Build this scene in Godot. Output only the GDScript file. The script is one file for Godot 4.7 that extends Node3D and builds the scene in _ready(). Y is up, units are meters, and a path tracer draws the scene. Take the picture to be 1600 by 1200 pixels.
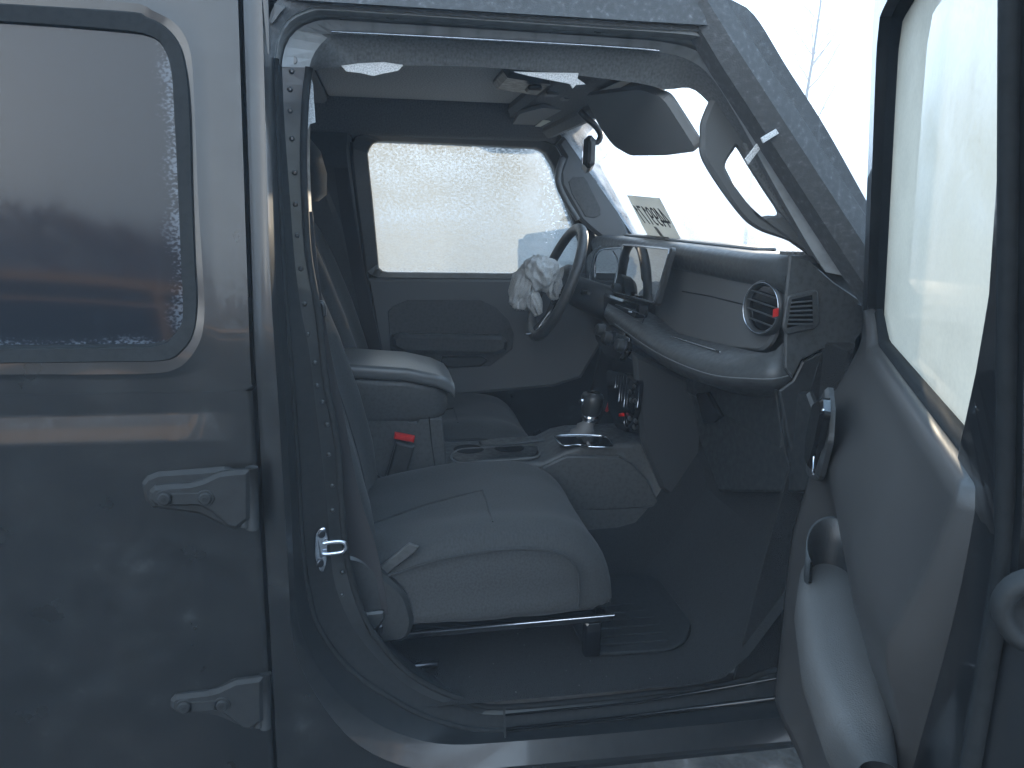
extends Node3D
# A dark off-road car with its front passenger door standing open, seen from beside the car. Metres, y up; the car points along +x and its right side faces +z.

var M := {}
var car: Node3D


# ---------- small helpers ----------

func P(a: Array) -> PackedVector3Array:
	var r := PackedVector3Array()
	for i in range(0, a.size(), 3):
		r.append(Vector3(a[i], a[i + 1], a[i + 2]))
	return r


func begin(smooth := true) -> SurfaceTool:
	var st := SurfaceTool.new()
	st.begin(Mesh.PRIMITIVE_TRIANGLES)
	st.set_smooth_group(0 if smooth else -1)
	return st


func put(parent: Node3D, called: String, st: SurfaceTool, mat: Material) -> MeshInstance3D:
	var o := MeshInstance3D.new()
	o.name = called
	st.generate_normals()
	st.index()
	o.mesh = st.commit()
	o.material_override = null
	o.mesh.surface_set_material(0, mat)
	parent.add_child(o, true)
	return o


func put_mesh(parent: Node3D, called: String, mesh: Mesh, mat: Material, at := Vector3.ZERO) -> MeshInstance3D:
	var o := MeshInstance3D.new()
	o.name = called
	o.mesh = mesh
	o.material_override = mat
	o.position = at
	parent.add_child(o, true)
	return o


func part(called: String, parent: Node3D = null) -> Node3D:
	var o := Node3D.new()
	o.name = called
	(parent if parent else car).add_child(o, true)
	return o


func tag(o: Node, label: String, category := "", group := "", kind := "") -> Node:
	if label:
		o.set_meta("label", label)
	if category:
		o.set_meta("category", category)
	if group:
		o.set_meta("group", group)
	if kind:
		o.set_meta("kind", kind)
	return o


func tri(st: SurfaceTool, a: Vector3, b: Vector3, c: Vector3) -> void:
	st.add_vertex(a)
	st.add_vertex(b)
	st.add_vertex(c)


func quad(st: SurfaceTool, a: Vector3, b: Vector3, c: Vector3, d: Vector3) -> void:
	tri(st, a, b, c)
	tri(st, a, c, d)


func resample(path: PackedVector3Array, n: int, closed := false) -> PackedVector3Array:
	var p := path.duplicate()
	if closed:
		p.append(path[0])
	var lengths := [0.0]
	for i in range(1, p.size()):
		lengths.append(lengths[i - 1] + p[i].distance_to(p[i - 1]))
	var total: float = lengths[-1]
	var r := PackedVector3Array()
	var k := 0
	for i in n:
		var s: float = total * i / float(n if closed else n - 1)
		while k < p.size() - 2 and lengths[k + 1] < s:
			k += 1
		var seg: float = lengths[k + 1] - lengths[k]
		r.append(p[k].lerp(p[k + 1], clampf((s - lengths[k]) / maxf(seg, 1e-9), 0.0, 1.0)))
	return r


func curve(path: PackedVector3Array, n: int, closed := false) -> PackedVector3Array:
	# Catmull-Rom through the points, evenly spaced
	var m := path.size()
	var r := PackedVector3Array()
	for i in (m if closed else m - 1):
		var p0 := path[(i - 1 + m) % m] if closed else path[maxi(i - 1, 0)]
		var p1 := path[i]
		var p2 := path[(i + 1) % m]
		var p3 := path[(i + 2) % m] if closed else path[mini(i + 2, m - 1)]
		for j in 8:
			r.append(p1.cubic_interpolate(p2, p0, p3, j / 8.0))
	if not closed:
		r.append(path[m - 1])
	return resample(r, n, closed)


func loft(st: SurfaceTool, curves: Array, closed := false) -> void:
	# neighbouring curves have equal numbers of points
	for i in curves.size() - 1:
		var a: PackedVector3Array = curves[i]
		var b: PackedVector3Array = curves[i + 1]
		var n := a.size()
		for j in (n if closed else n - 1):
			var k := (j + 1) % n
			quad(st, a[j], a[k], b[k], b[j])


func cap(st: SurfaceTool, loop: PackedVector3Array, flip := false) -> void:
	var c := Vector3.ZERO
	for p in loop:
		c += p
	c /= loop.size()
	for i in loop.size():
		var k := (i + 1) % loop.size()
		if flip:
			tri(st, c, loop[k], loop[i])
		else:
			tri(st, c, loop[i], loop[k])


func solid(st: SurfaceTool, loops: Array) -> void:
	# closed loops joined into a body with both ends shut
	loft(st, loops, true)
	cap(st, loops[0])
	cap(st, loops[-1], true)


func rounded(poly: PackedVector3Array, r: float, seg := 5) -> PackedVector3Array:
	var out := PackedVector3Array()
	var n := poly.size()
	for i in n:
		var p := poly[i]
		var a := poly[(i - 1 + n) % n] - p
		var b := poly[(i + 1) % n] - p
		var rr: float = minf(r, minf(a.length(), b.length()) * 0.48)
		var s := p + a.normalized() * rr
		var e := p + b.normalized() * rr
		for k in seg + 1:
			var t := k / float(seg)
			out.append(s.lerp(p, t).lerp(p.lerp(e, t), t))
	return out


func moved(loop: PackedVector3Array, by: Vector3) -> PackedVector3Array:
	var r := PackedVector3Array()
	for p in loop:
		r.append(p + by)
	return r


func inset(loop: PackedVector3Array, normal: Vector3, d: float) -> PackedVector3Array:
	# moves the outline inwards by d in its own plane
	var n := loop.size()
	var area := Vector3.ZERO
	for i in n:
		area += loop[i].cross(loop[(i + 1) % n])
	var sgn := 1.0 if area.dot(normal) > 0 else -1.0
	var r := PackedVector3Array()
	for i in n:
		var a := (loop[i] - loop[(i - 1 + n) % n]).normalized()
		var b := (loop[(i + 1) % n] - loop[i]).normalized()
		var t := a + b
		if t.length() < 1e-4:
			t = b
		t = t.normalized()
		var inward := normal.cross(t).normalized() * sgn
		var c: float = clampf(absf(t.dot(b)), 0.4, 1.0)
		r.append(loop[i] + inward * d / c)
	return r


func face(st: SurfaceTool, loop: PackedVector3Array, normal: Vector3, flip := false) -> void:
	var e1 := normal.cross(Vector3.UP if absf(normal.y) < 0.9 else Vector3.RIGHT).normalized()
	var e2 := normal.cross(e1)
	var flat := PackedVector2Array()
	for p in loop:
		flat.append(Vector2(p.dot(e1), p.dot(e2)))
	var ids := Geometry2D.triangulate_polygon(flat)
	for i in range(0, ids.size(), 3):
		if flip:
			tri(st, loop[ids[i]], loop[ids[i + 2]], loop[ids[i + 1]])
		else:
			tri(st, loop[ids[i]], loop[ids[i + 1]], loop[ids[i + 2]])


func slab(st: SurfaceTool, loop: PackedVector3Array, thick: Vector3, bevel := 0.003) -> void:
	# the outline, pushed out by thick, with a chamfer round the pushed face
	var n := thick.normalized()
	var d := minf(bevel, thick.length() * 0.45)
	var mid := moved(loop, thick - n * d)
	var top := moved(inset(loop, n, d), thick)
	st.set_smooth_group(-1)
	loft(st, [loop, mid], true)
	loft(st, [mid, top], true)
	face(st, top, n)
	face(st, loop, n, true)


func frame(st: SurfaceTool, outer: PackedVector3Array, inner: PackedVector3Array, thick: Vector3, bevel := 0.002, n := 96) -> void:
	# a ring between two outlines that start at the same corner
	var o := resample(outer, n, true)
	var i := resample(inner, n, true)
	var d := thick.normalized()
	var o2 := PackedVector3Array()
	var i2 := PackedVector3Array()
	for k in n:
		var across := (i[k] - o[k]).normalized() * minf(bevel, i[k].distance_to(o[k]) * 0.4)
		o2.append(o[k] + thick + across)
		i2.append(i[k] + thick - across)
	st.set_smooth_group(-1)
	loft(st, [o, moved(o, thick - d * bevel), o2, i2, moved(i, thick - d * bevel), i, o], true)


func tube(st: SurfaceTool, path: PackedVector3Array, r0: float, r1 := -1.0, sides := 10, closed := false) -> void:
	r1 = r0 if r1 < 0 else r1
	var n := path.size()
	var loops := []
	var side := Vector3.ZERO
	for i in n:
		var t := (path[(i + 1) % n] - path[(i - 1 + n) % n]) if closed else (path[mini(i + 1, n - 1)] - path[maxi(i - 1, 0)])
		t = t.normalized()
		if side == Vector3.ZERO:
			side = t.cross(Vector3.UP if absf(t.y) < 0.9 else Vector3.RIGHT)
		side = (side - t * side.dot(t)).normalized()
		var up := t.cross(side)
		var r := lerpf(r0, r1, i / float(maxi(n - 1, 1)))
		var loop := PackedVector3Array()
		for k in sides:
			var a := TAU * k / sides
			loop.append(path[i] + (side * cos(a) + up * sin(a)) * r)
		loops.append(loop)
	if closed:
		loops.append(loops[0])
		loft(st, loops, true)
	else:
		solid(st, loops)


func box(st: SurfaceTool, at: Vector3, size: Vector3, basis := Basis.IDENTITY, bevel := 0.003) -> void:
	var h := size / 2
	var b := minf(bevel, minf(h.x, minf(h.y, h.z)) * 0.9)
	var loop := PackedVector3Array()
	for c in [[-1, -1, 1, 0], [-1, -1, 0, 1], [-1, 1, 0, -1], [-1, 1, 1, 0], [1, 1, -1, 0], [1, 1, 0, -1], [1, -1, 0, 1], [1, -1, -1, 0]]:
		loop.append(Vector3(c[0] * h.x + c[2] * b, c[1] * h.y + c[3] * b, 0))
	var loops := []
	for s in [[-h.z, 1], [-h.z + b, 0], [h.z - b, 0], [h.z, 1]]:
		var l := PackedVector3Array()
		for p in loop:
			var q := Vector3(p.x * (1.0 - s[1] * b / h.x), p.y * (1.0 - s[1] * b / h.y), s[0])
			l.append(at + basis * q)
		loops.append(l)
	st.set_smooth_group(-1)
	solid(st, loops)


func disc(st: SurfaceTool, at: Vector3, axis: Vector3, r: float, h: float, bevel := 0.001, sides := 20, r_top := -1.0) -> void:
	# a short round boss that stands h along the axis
	var n := axis.normalized()
	var e1 := n.cross(Vector3.UP if absf(n.y) < 0.9 else Vector3.RIGHT).normalized()
	var e2 := n.cross(e1)
	r_top = r if r_top < 0 else r_top
	var loops := []
	for s in [[0.0, r], [h - bevel, r_top], [h, r_top - bevel]]:
		var l := PackedVector3Array()
		for k in sides:
			var a := TAU * k / sides
			l.append(at + n * s[0] + (e1 * cos(a) + e2 * sin(a)) * s[1])
		loops.append(l)
	st.set_smooth_group(-1)
	solid(st, loops)


func circle(at: Vector3, axis: Vector3, r: float, n := 32, squash := 1.0, up := Vector3.UP) -> PackedVector3Array:
	var w := axis.normalized()
	var e2 := (up - w * up.dot(w)).normalized()
	var e1 := e2.cross(w)
	var l := PackedVector3Array()
	for k in n:
		var a := TAU * k / n
		l.append(at + e1 * cos(a) * r * squash + e2 * sin(a) * r)
	return l


func strap(st: SurfaceTool, path: PackedVector3Array, across: PackedVector3Array, t: float) -> void:
	# a flat band of thickness t; across holds the half width vector at each point of the path
	var loops := []
	for i in path.size():
		var dir := (path[mini(i + 1, path.size() - 1)] - path[maxi(i - 1, 0)]).normalized()
		var up := dir.cross(across[i]).normalized() * t / 2
		loops.append(PackedVector3Array([path[i] - across[i] - up, path[i] + across[i] - up, path[i] + across[i] + up, path[i] - across[i] + up]))
	st.set_smooth_group(-1)
	solid(st, loops)


func same(v: Vector3, n: int) -> PackedVector3Array:
	var r := PackedVector3Array()
	for i in n:
		r.append(v)
	return r


# ---------- materials ----------

func lin(r: float, g: float, b: float) -> Color:
	return Color(r, g, b).linear_to_srgb()


func mat(called: String, c: Color, rough := 0.6, metal := 0.0) -> StandardMaterial3D:
	var m := StandardMaterial3D.new()
	m.resource_name = called
	m.albedo_color = c
	m.roughness = rough
	m.metallic = metal
	M[called] = m
	return m


func noise(freq: float, octaves := 4, kind := FastNoiseLite.TYPE_SIMPLEX_SMOOTH, number := 1) -> FastNoiseLite:
	var f := FastNoiseLite.new()
	f.seed = number
	f.noise_type = kind
	f.frequency = freq
	f.fractal_octaves = octaves
	return f


func noise_tex(freq: float, stops: Array, size := 512, octaves := 5, number := 1, kind := FastNoiseLite.TYPE_SIMPLEX_SMOOTH) -> NoiseTexture2D:
	var t := NoiseTexture2D.new()
	t.width = size
	t.height = size
	t.seamless = true
	t.noise = noise(freq, octaves, kind, number)
	if stops:
		var g := Gradient.new()
		g.offsets = PackedFloat32Array(stops.map(func(s): return s[0]))
		g.colors = PackedColorArray(stops.map(func(s): return s[1]))
		t.color_ramp = g
	return t


func skin(m: StandardMaterial3D, scale: float, albedo: Texture2D = null, rough: Texture2D = null, bump: Texture2D = null, height := 0.05) -> StandardMaterial3D:
	# wraps the textures round the thing without seams
	m.uv1_triplanar = true
	m.uv1_scale = Vector3.ONE * scale
	if albedo:
		m.albedo_texture = albedo
	if rough:
		m.roughness_texture = rough
	if bump:
		m.heightmap_enabled = true
		m.heightmap_texture = bump
		m.heightmap_scale = height
	return m


func grey(v: float) -> Color:
	return Color(v, v, v)


func frost_picture(w: int, h: int, number: int, cover: Callable, tint: Color) -> ImageTexture:
	# rime on a pane: alpha where the crystals lie
	var im := Image.create(w, h, false, Image.FORMAT_RGBA8)
	var big := noise(0.008, 4, FastNoiseLite.TYPE_SIMPLEX_SMOOTH, number)
	var fine := noise(0.11, 3, FastNoiseLite.TYPE_SIMPLEX_SMOOTH, number + 1)
	for y in h:
		for x in w:
			var a: float = cover.call(x / float(w), y / float(h), big.get_noise_2d(x, y), fine.get_noise_2d(x, y))
			im.set_pixel(x, y, Color(tint.r, tint.g, tint.b, clampf(a, 0.0, 1.0)))
	return ImageTexture.create_from_image(im)


func pane_mat(called: String, tex: Texture2D, rough: float, through: float) -> StandardMaterial3D:
	var m := mat(called, Color.WHITE, rough)
	m.albedo_texture = tex
	m.transparency = BaseMaterial3D.TRANSPARENCY_ALPHA
	m.cull_mode = BaseMaterial3D.CULL_DISABLED
	m.backlight_enabled = true
	m.backlight = Color(through, through, through).linear_to_srgb()
	return m


func materials() -> void:
	var speck := noise_tex(0.02, [[0.0, grey(0.75)], [0.5, grey(0.95)], [1.0, grey(1.0)]], 512, 6, 3)
	var rough_var := noise_tex(0.012, [[0.0, grey(0.55)], [0.5, grey(0.8)], [1.0, grey(1.0)]], 512, 5, 4)
	var grain := noise_tex(0.16, [], 512, 2, 5, FastNoiseLite.TYPE_CELLULAR)
	var fine := noise_tex(0.3, [], 512, 2, 6)
	# black lacquer under a thin film of road dust and hoar
	var dust := noise_tex(0.006, [[0.0, Color(0.065, 0.068, 0.07)], [0.5, Color(0.075, 0.078, 0.08)], [0.8, Color(0.10, 0.104, 0.105)], [1.0, Color(0.19, 0.195, 0.2)]], 1024, 7, 11)
	var film := noise_tex(0.01, [[0.0, grey(0.28)], [0.5, grey(0.36)], [1.0, grey(0.5)]], 512, 6, 12)
	var m := mat("paint", Color(1, 1, 1), 0.9)
	skin(m, 1.3, dust, film)
	m.clearcoat_enabled = true
	m.clearcoat = 0.55
	m.clearcoat_roughness = 0.03
	m.metallic_specular = 0.4
	# the same lacquer where hoarfrost has settled on it
	var hoar := noise_tex(0.03, [[0.0, Color(0.19, 0.195, 0.20)], [0.55, Color(0.225, 0.23, 0.235)], [0.75, Color(0.27, 0.275, 0.28)], [1.0, Color(0.45, 0.46, 0.47)]], 1024, 9, 21)
	m = mat("frosted_paint", Color.WHITE, 0.7)
	skin(m, 2.2, hoar, null, fine, 0.08)
	m = mat("jamb_paint", Color(0.130, 0.137, 0.140), 0.3)
	skin(m, 3.0, speck)
	m.clearcoat_enabled = true
	m.clearcoat = 0.6
	m.clearcoat_roughness = 0.08
	m = mat("satin_paint", Color(0.120, 0.127, 0.130), 0.7)
	m.metallic_specular = 0.4
	skin(m, 3.0, speck)
	m = mat("glare_rail_paint", Color(0.500, 0.507, 0.510), 0.45)  # black rail lightened, with lens glare put into its colour
	skin(m, 3.0, speck, rough_var)
	m.clearcoat_enabled = true
	m.clearcoat = 0.3
	m.clearcoat_roughness = 0.2
	m = mat("rubber", Color(0.120, 0.127, 0.130), 0.75)
	m.metallic_specular = 0.3
	skin(m, 6.0, speck)
	m = mat("plastic", Color(0.245, 0.252, 0.255), 0.62)
	skin(m, 7.0, speck, rough_var, grain, 0.035)
	m = mat("dark_plastic", Color(0.155, 0.162, 0.165), 0.55)
	skin(m, 7.0, speck, rough_var, grain, 0.03)
	m = mat("pale_plastic", Color(0.335, 0.342, 0.345), 0.6)  # grey raised to emulate glare on the dash face and door panel
	skin(m, 12.0, null, null, grain, 0.012)
	m = mat("soft_vinyl", Color(0.235, 0.242, 0.245), 0.62)
	skin(m, 9.0, speck, rough_var, grain, 0.015)
	m = mat("gloss_black", Color(0.05, 0.05, 0.055), 0.12)
	m = mat("screen_glass", Color(0.03, 0.03, 0.035), 0.04)
	m.clearcoat_enabled = true
	m.clearcoat = 1.0
	m.clearcoat_roughness = 0.02
	m = mat("door_card", Color(0.225, 0.218, 0.212), 0.42)
	skin(m, 10.0, null, null, grain, 0.006)
	m = mat("arm_vinyl", Color(0.262, 0.257, 0.25), 0.62)
	skin(m, 7.0, null, null, grain, 0.05)
	m = mat("boot_vinyl", Color(0.36, 0.365, 0.37), 0.6)
	m = mat("lid_vinyl", Color(0.330, 0.337, 0.340), 0.3)
	skin(m, 12.0, null, null, grain, 0.012)
	m = mat("glare_visor_cloth", Color(0.460, 0.467, 0.470), 0.9)  # visor grey lightened; windshield glare is put into its colour
	skin(m, 9.0, null, null, fine, 0.02)
	m = mat("stack_trim", Color(0.140, 0.147, 0.150), 0.7)
	skin(m, 9.0, null, null, grain, 0.02)
	var weave := noise_tex(0.22, [], 512, 2, 31, FastNoiseLite.TYPE_CELLULAR)
	var cloth_tone := noise_tex(0.02, [[0.0, grey(0.66)], [0.45, grey(0.86)], [0.6, grey(0.92)], [1.0, grey(1.0)]], 1024, 8, 32)
	m = mat("seat_cloth", Color(0.205, 0.212, 0.215), 0.95)
	skin(m, 8.0, cloth_tone, null, weave, 0.03)
	m.rim_enabled = true
	m.rim = 0.35
	m = mat("dark_cloth", Color(0.165, 0.172, 0.175), 0.95)
	skin(m, 9.0, cloth_tone, null, weave, 0.06)
	m.rim_enabled = true
	m.rim = 0.25
	m = mat("carpet", Color(0.090, 0.097, 0.100), 1.0)
	skin(m, 4.5, cloth_tone, null, weave, 0.5)
	m = mat("headliner", Color(0.760, 0.767, 0.770), 0.95)
	skin(m, 8.0, cloth_tone, null, fine, 0.04)
	m = mat("glare_liner", Color(0.420, 0.427, 0.430), 0.9)  # liner grey raised to carry the glare near the roof
	skin(m, 8.0, cloth_tone, null, fine, 0.04)
	m = mat("webbing", Color(0.17, 0.165, 0.17), 0.8)
	skin(m, 40.0, cloth_tone, null, weave, 0.03)
	m = mat("red_plastic", Color(0.72, 0.09, 0.08), 0.4)
	m = mat("steel", Color(0.72, 0.74, 0.77), 0.28, 1.0)
	skin(m, 12.0, speck, rough_var)
	m = mat("dark_steel", Color(0.32, 0.33, 0.35), 0.4, 1.0)
	m = mat("chrome", Color(0.85, 0.87, 0.9), 0.12, 1.0)
	m = mat("airbag_cloth", Color(0.78, 0.79, 0.79), 0.9)
	skin(m, 14.0, cloth_tone, null, weave, 0.03)
	m.backlight_enabled = true
	m.backlight = Color(0.35, 0.35, 0.36)
	m = mat("white_cloth", Color(0.86, 0.86, 0.86), 0.85)
	skin(m, 14.0, cloth_tone, null, weave, 0.02)
	m.backlight_enabled = true
	m.backlight = Color(0.4, 0.4, 0.4)
	m = mat("label_paper", Color(0.62, 0.63, 0.62), 0.7)
	m = mat("label_pale", Color(0.78, 0.80, 0.76), 0.6)
	m = mat("ink", Color(0.08, 0.08, 0.09), 0.8)
	m = mat("pass_paper", Color(0.86, 0.86, 0.85), 0.8)
	m.backlight_enabled = true
	m.backlight = Color(0.8, 0.8, 0.78)
	m = mat("mirror", Color(0.9, 0.91, 0.92), 0.02, 1.0)
	m = mat("ground", Color.WHITE, 0.95)
	skin(m, 0.35, noise_tex(0.012, [[0.0, Color(0.20, 0.20, 0.20)], [0.5, Color(0.30, 0.295, 0.285)], [0.75, Color(0.42, 0.41, 0.40)], [1.0, Color(0.62, 0.62, 0.62)]], 1024, 8, 41), null, fine, 1.0)
	m = mat("dry_grass", Color(0.60, 0.50, 0.36), 1.0)
	m = mat("bark", Color(0.33, 0.27, 0.22), 0.95)
	m = mat("twigs", Color(0.44, 0.32, 0.26), 0.95)
	m = mat("weathered_wood", Color(0.76, 0.60, 0.45), 0.9)
	m = mat("dark_wood", Color(0.17, 0.165, 0.16), 0.9)
	# panes
	var door_rime := frost_picture(512, 512, 51, func(u, v, b, f): return 0.90 + 0.12 * b + 0.28 * f - 0.9 * smoothstep(0.62, 0.8, u) * smoothstep(0.95, 0.6, v) * maxf(0.0, f) * 1.6 - 0.7 * smoothstep(0.9, 1.0, v) * absf(f) * 2.0, Color(0.64, 0.66, 0.66))
	pane_mat("rime_pane", door_rime, 0.6, 0.9)
	var open_rime := frost_picture(512, 512, 61, func(u, v, b, f): return 0.94 + 0.10 * b + 0.05 * f - 0.25 * smoothstep(0.45, 0.0, v), Color(0.80, 0.77, 0.70))
	pane_mat("thawing_pane", open_rime, 0.5, 0.9)
	var screen_rime := frost_picture(512, 512, 71, func(u, v, b, f): return 0.45 + 0.4 * b + 0.12 * f, Color(0.95, 0.96, 0.98))
	pane_mat("windshield_pane", screen_rime, 0.5, 0.9)
	# privacy glass: nearly opaque, with rime creeping in from its edge
	var im := Image.create(512, 512, false, Image.FORMAT_RGBA8)
	var big := noise(0.012, 4, FastNoiseLite.TYPE_SIMPLEX_SMOOTH, 81)
	var sp := noise(0.16, 3, FastNoiseLite.TYPE_SIMPLEX_SMOOTH, 82)
	for y in 512:
		for x in 512:
			var u := x / 511.0
			var v := y / 511.0
			var edge: float = maxf(smoothstep(0.90, 1.0, u), maxf(smoothstep(0.93, 1.0, v) * 0.9, smoothstep(0.06, 0.0, v) * 0.6))
			var a: float = clampf((edge * 1.2 + big.get_noise_2d(x, y) * 0.7 - 0.62 + sp.get_noise_2d(x, y) * 1.3 * (0.25 + edge)) * 1.6, 0.0, 1.0) * (0.2 + 0.6 * edge)
			var c := Color(0.09, 0.10, 0.12).lerp(Color(0.52, 0.56, 0.60), a * 0.8)
			c.a = 1.0
			im.set_pixel(x, y, c)
	m = mat("privacy_pane", Color.WHITE, 0.07)
	m.albedo_texture = ImageTexture.create_from_image(im)
	m.clearcoat_enabled = true
	m.metallic_specular = 0.38
	m.clearcoat = 0.12
	m.clearcoat_roughness = 0.03


# ---------- sky, sun, camera ----------

const SUN_TO := Vector3(0.537, 0.165, -0.827)


func sky_picture() -> ImageTexture:
	var w := 1024
	var h := 512
	var im := Image.create(w, h, false, Image.FORMAT_RGBF)
	var s := SUN_TO.normalized()
	var veil := noise(0.012, 5, FastNoiseLite.TYPE_SIMPLEX_SMOOTH, 91)
	for y in h:
		var el := (0.5 - (y + 0.5) / h) * PI
		for x in w:
			var az := ((x + 0.5) / w - 0.5) * TAU
			var d := Vector3(sin(az) * cos(el), sin(el), -cos(az) * cos(el))
			var up := clampf(d.y, 0.0, 1.0)
			var low := pow(1.0 - up, 4.0)
			var c := Vector3(0.25, 0.44, 0.67).lerp(Vector3(0.68, 0.80, 0.91), low)
			var near := clampf(d.dot(s), -1.0, 1.0)
			var ang := acos(near)
			# light scattered forward by the frosty air round the sun
			c += Vector3(1.0, 0.93, 0.82) * (0.9 * exp(-ang / 0.55) + 1.6 * exp(-ang / 0.16))
			c += Vector3(0.05, 0.05, 0.05) * (veil.get_noise_3d(d.x * 120.0, d.y * 300.0, d.z * 120.0) + 0.3) * (1.0 - low)
			if d.y < 0.0:
				c = Vector3(0.4, 0.42, 0.45)
			im.set_pixel(x, y, Color(c.x, c.y, c.z))
	return ImageTexture.create_from_image(im)


func _ready() -> void:
	var cam := Camera3D.new()
	cam.name = "camera"
	cam.transform = Transform3D(Basis(Vector3(0.98680, 0.01874, 0.16089), Vector3(0.01706, 0.97574, -0.21828), Vector3(-0.16107, 0.21814, 0.96253)), Vector3(0.00000, 1.40000, 1.97000))
	cam.fov = 53.13
	cam.near = 0.03
	cam.far = 1500.0
	add_child(cam)
	cam.current = true
	var we := WorldEnvironment.new()
	we.name = "world"
	var env := Environment.new()
	var pano := PanoramaSkyMaterial.new()
	pano.panorama = sky_picture()
	var sky := Sky.new()
	sky.sky_material = pano
	env.background_mode = Environment.BG_SKY
	env.sky = sky
	env.background_energy_multiplier = 1.0
	env.tonemap_mode = Environment.TONE_MAPPER_LINEAR
	env.tonemap_exposure = 5.4
	env.fog_enabled = true  # even haze added in place of veiling glare in the lens
	env.fog_density = 0.0155
	env.fog_light_color = Color(0.85, 0.925, 1.0)
	env.sdfgi_enabled = true
	env.ssao_enabled = true
	env.ssil_enabled = true
	we.environment = env
	add_child(we)
	var sun := DirectionalLight3D.new()
	sun.name = "sun"
	sun.look_at_from_position(Vector3.ZERO, -SUN_TO)
	sun.light_energy = 1.6
	sun.light_color = Color(1.0, 0.93, 0.82)
	sun.light_angular_distance = 0.5
	sun.shadow_enabled = true
	add_child(sun)
	materials()
	car = Node3D.new()
	car.name = "car"
	tag(car, "black four-door off-road car with its front passenger door standing open", "car")
	add_child(car)
	surroundings()
	body()
	rear_door()
	roof()
	far_side()
	windshield()
	seats()
	console()
	dash()
	wheel_and_airbag()
	floor_and_sill()
	open_door()
	small_things()


func side(x: float, y: float, off := 0.0) -> Vector3:
	# a point on the right flank, which leans in above the belt line
	var t := y - 1.19
	return Vector3(x, y, 0.772 + off - 0.1317 * (t + sqrt(t * t + 0.0012)) * 0.5)


func far_point(x: float, y: float, off := 0.0) -> Vector3:
	return Vector3(x, y, -0.772 + off + 0.1317 * maxf(0.0, y - 1.19))


# ---------- surroundings ----------

func bare_tree(st: SurfaceTool, at: Vector3, dir: Vector3, length: float, r: float, level: int, rng: RandomNumberGenerator) -> void:
	var path := PackedVector3Array([at])
	var d := dir
	var p := at
	for i in 4:
		d = (d + Vector3(rng.randf_range(-0.16, 0.16), rng.randf_range(-0.04, 0.12), rng.randf_range(-0.16, 0.16))).normalized()
		p += d * length / 4.0
		path.append(p)
	tube(st, path, r, r * 0.45, 6 if level < 2 else 4)
	if level >= 3:
		return
	for k in [6, 5, 4][level]:
		var t := rng.randf_range(0.3, 1.0)
		var i := mini(int(t * 4.0), 3)
		var q := path[i].lerp(path[i + 1], t * 4.0 - i)
		var a := rng.randf() * TAU
		var out := (d * 0.75 + Vector3(cos(a), 0.3, sin(a)) * 0.75).normalized()
		bare_tree(st, q, out, length * rng.randf_range(0.4, 0.6), r * (1.0 - 0.5 * t) * 0.55, level + 1, rng)


func add_tree(at: Vector3, height: float, number: int, label: String) -> void:
	var rng := RandomNumberGenerator.new()
	rng.seed = number
	var t := Node3D.new()
	t.name = "bare_tree"
	t.position = at
	tag(t, label, "tree")
	add_child(t, true)
	var st := begin()
	var path := PackedVector3Array()
	for i in 7:
		path.append(Vector3(rng.randf_range(-0.12, 0.12) * i * 0.3, height * i / 6.0, rng.randf_range(-0.12, 0.12) * i * 0.3))
	tube(st, path, height * 0.010, height * 0.002, 8)
	put(t, "trunk", st, M.bark)
	st = begin()
	for k in 16:
		var u := rng.randf_range(0.3, 0.98)
		var i := mini(int(u * 6.0), 5)
		var q := path[i].lerp(path[i + 1], u * 6.0 - i)
		var a := rng.randf() * TAU
		bare_tree(st, q, Vector3(cos(a) * 0.8, 0.75, sin(a) * 0.8).normalized(), height * lerpf(0.3, 0.12, u), height * 0.0042 * (1.15 - u), 1, rng)
	put(t, "crown", st, M.twigs)


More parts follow.
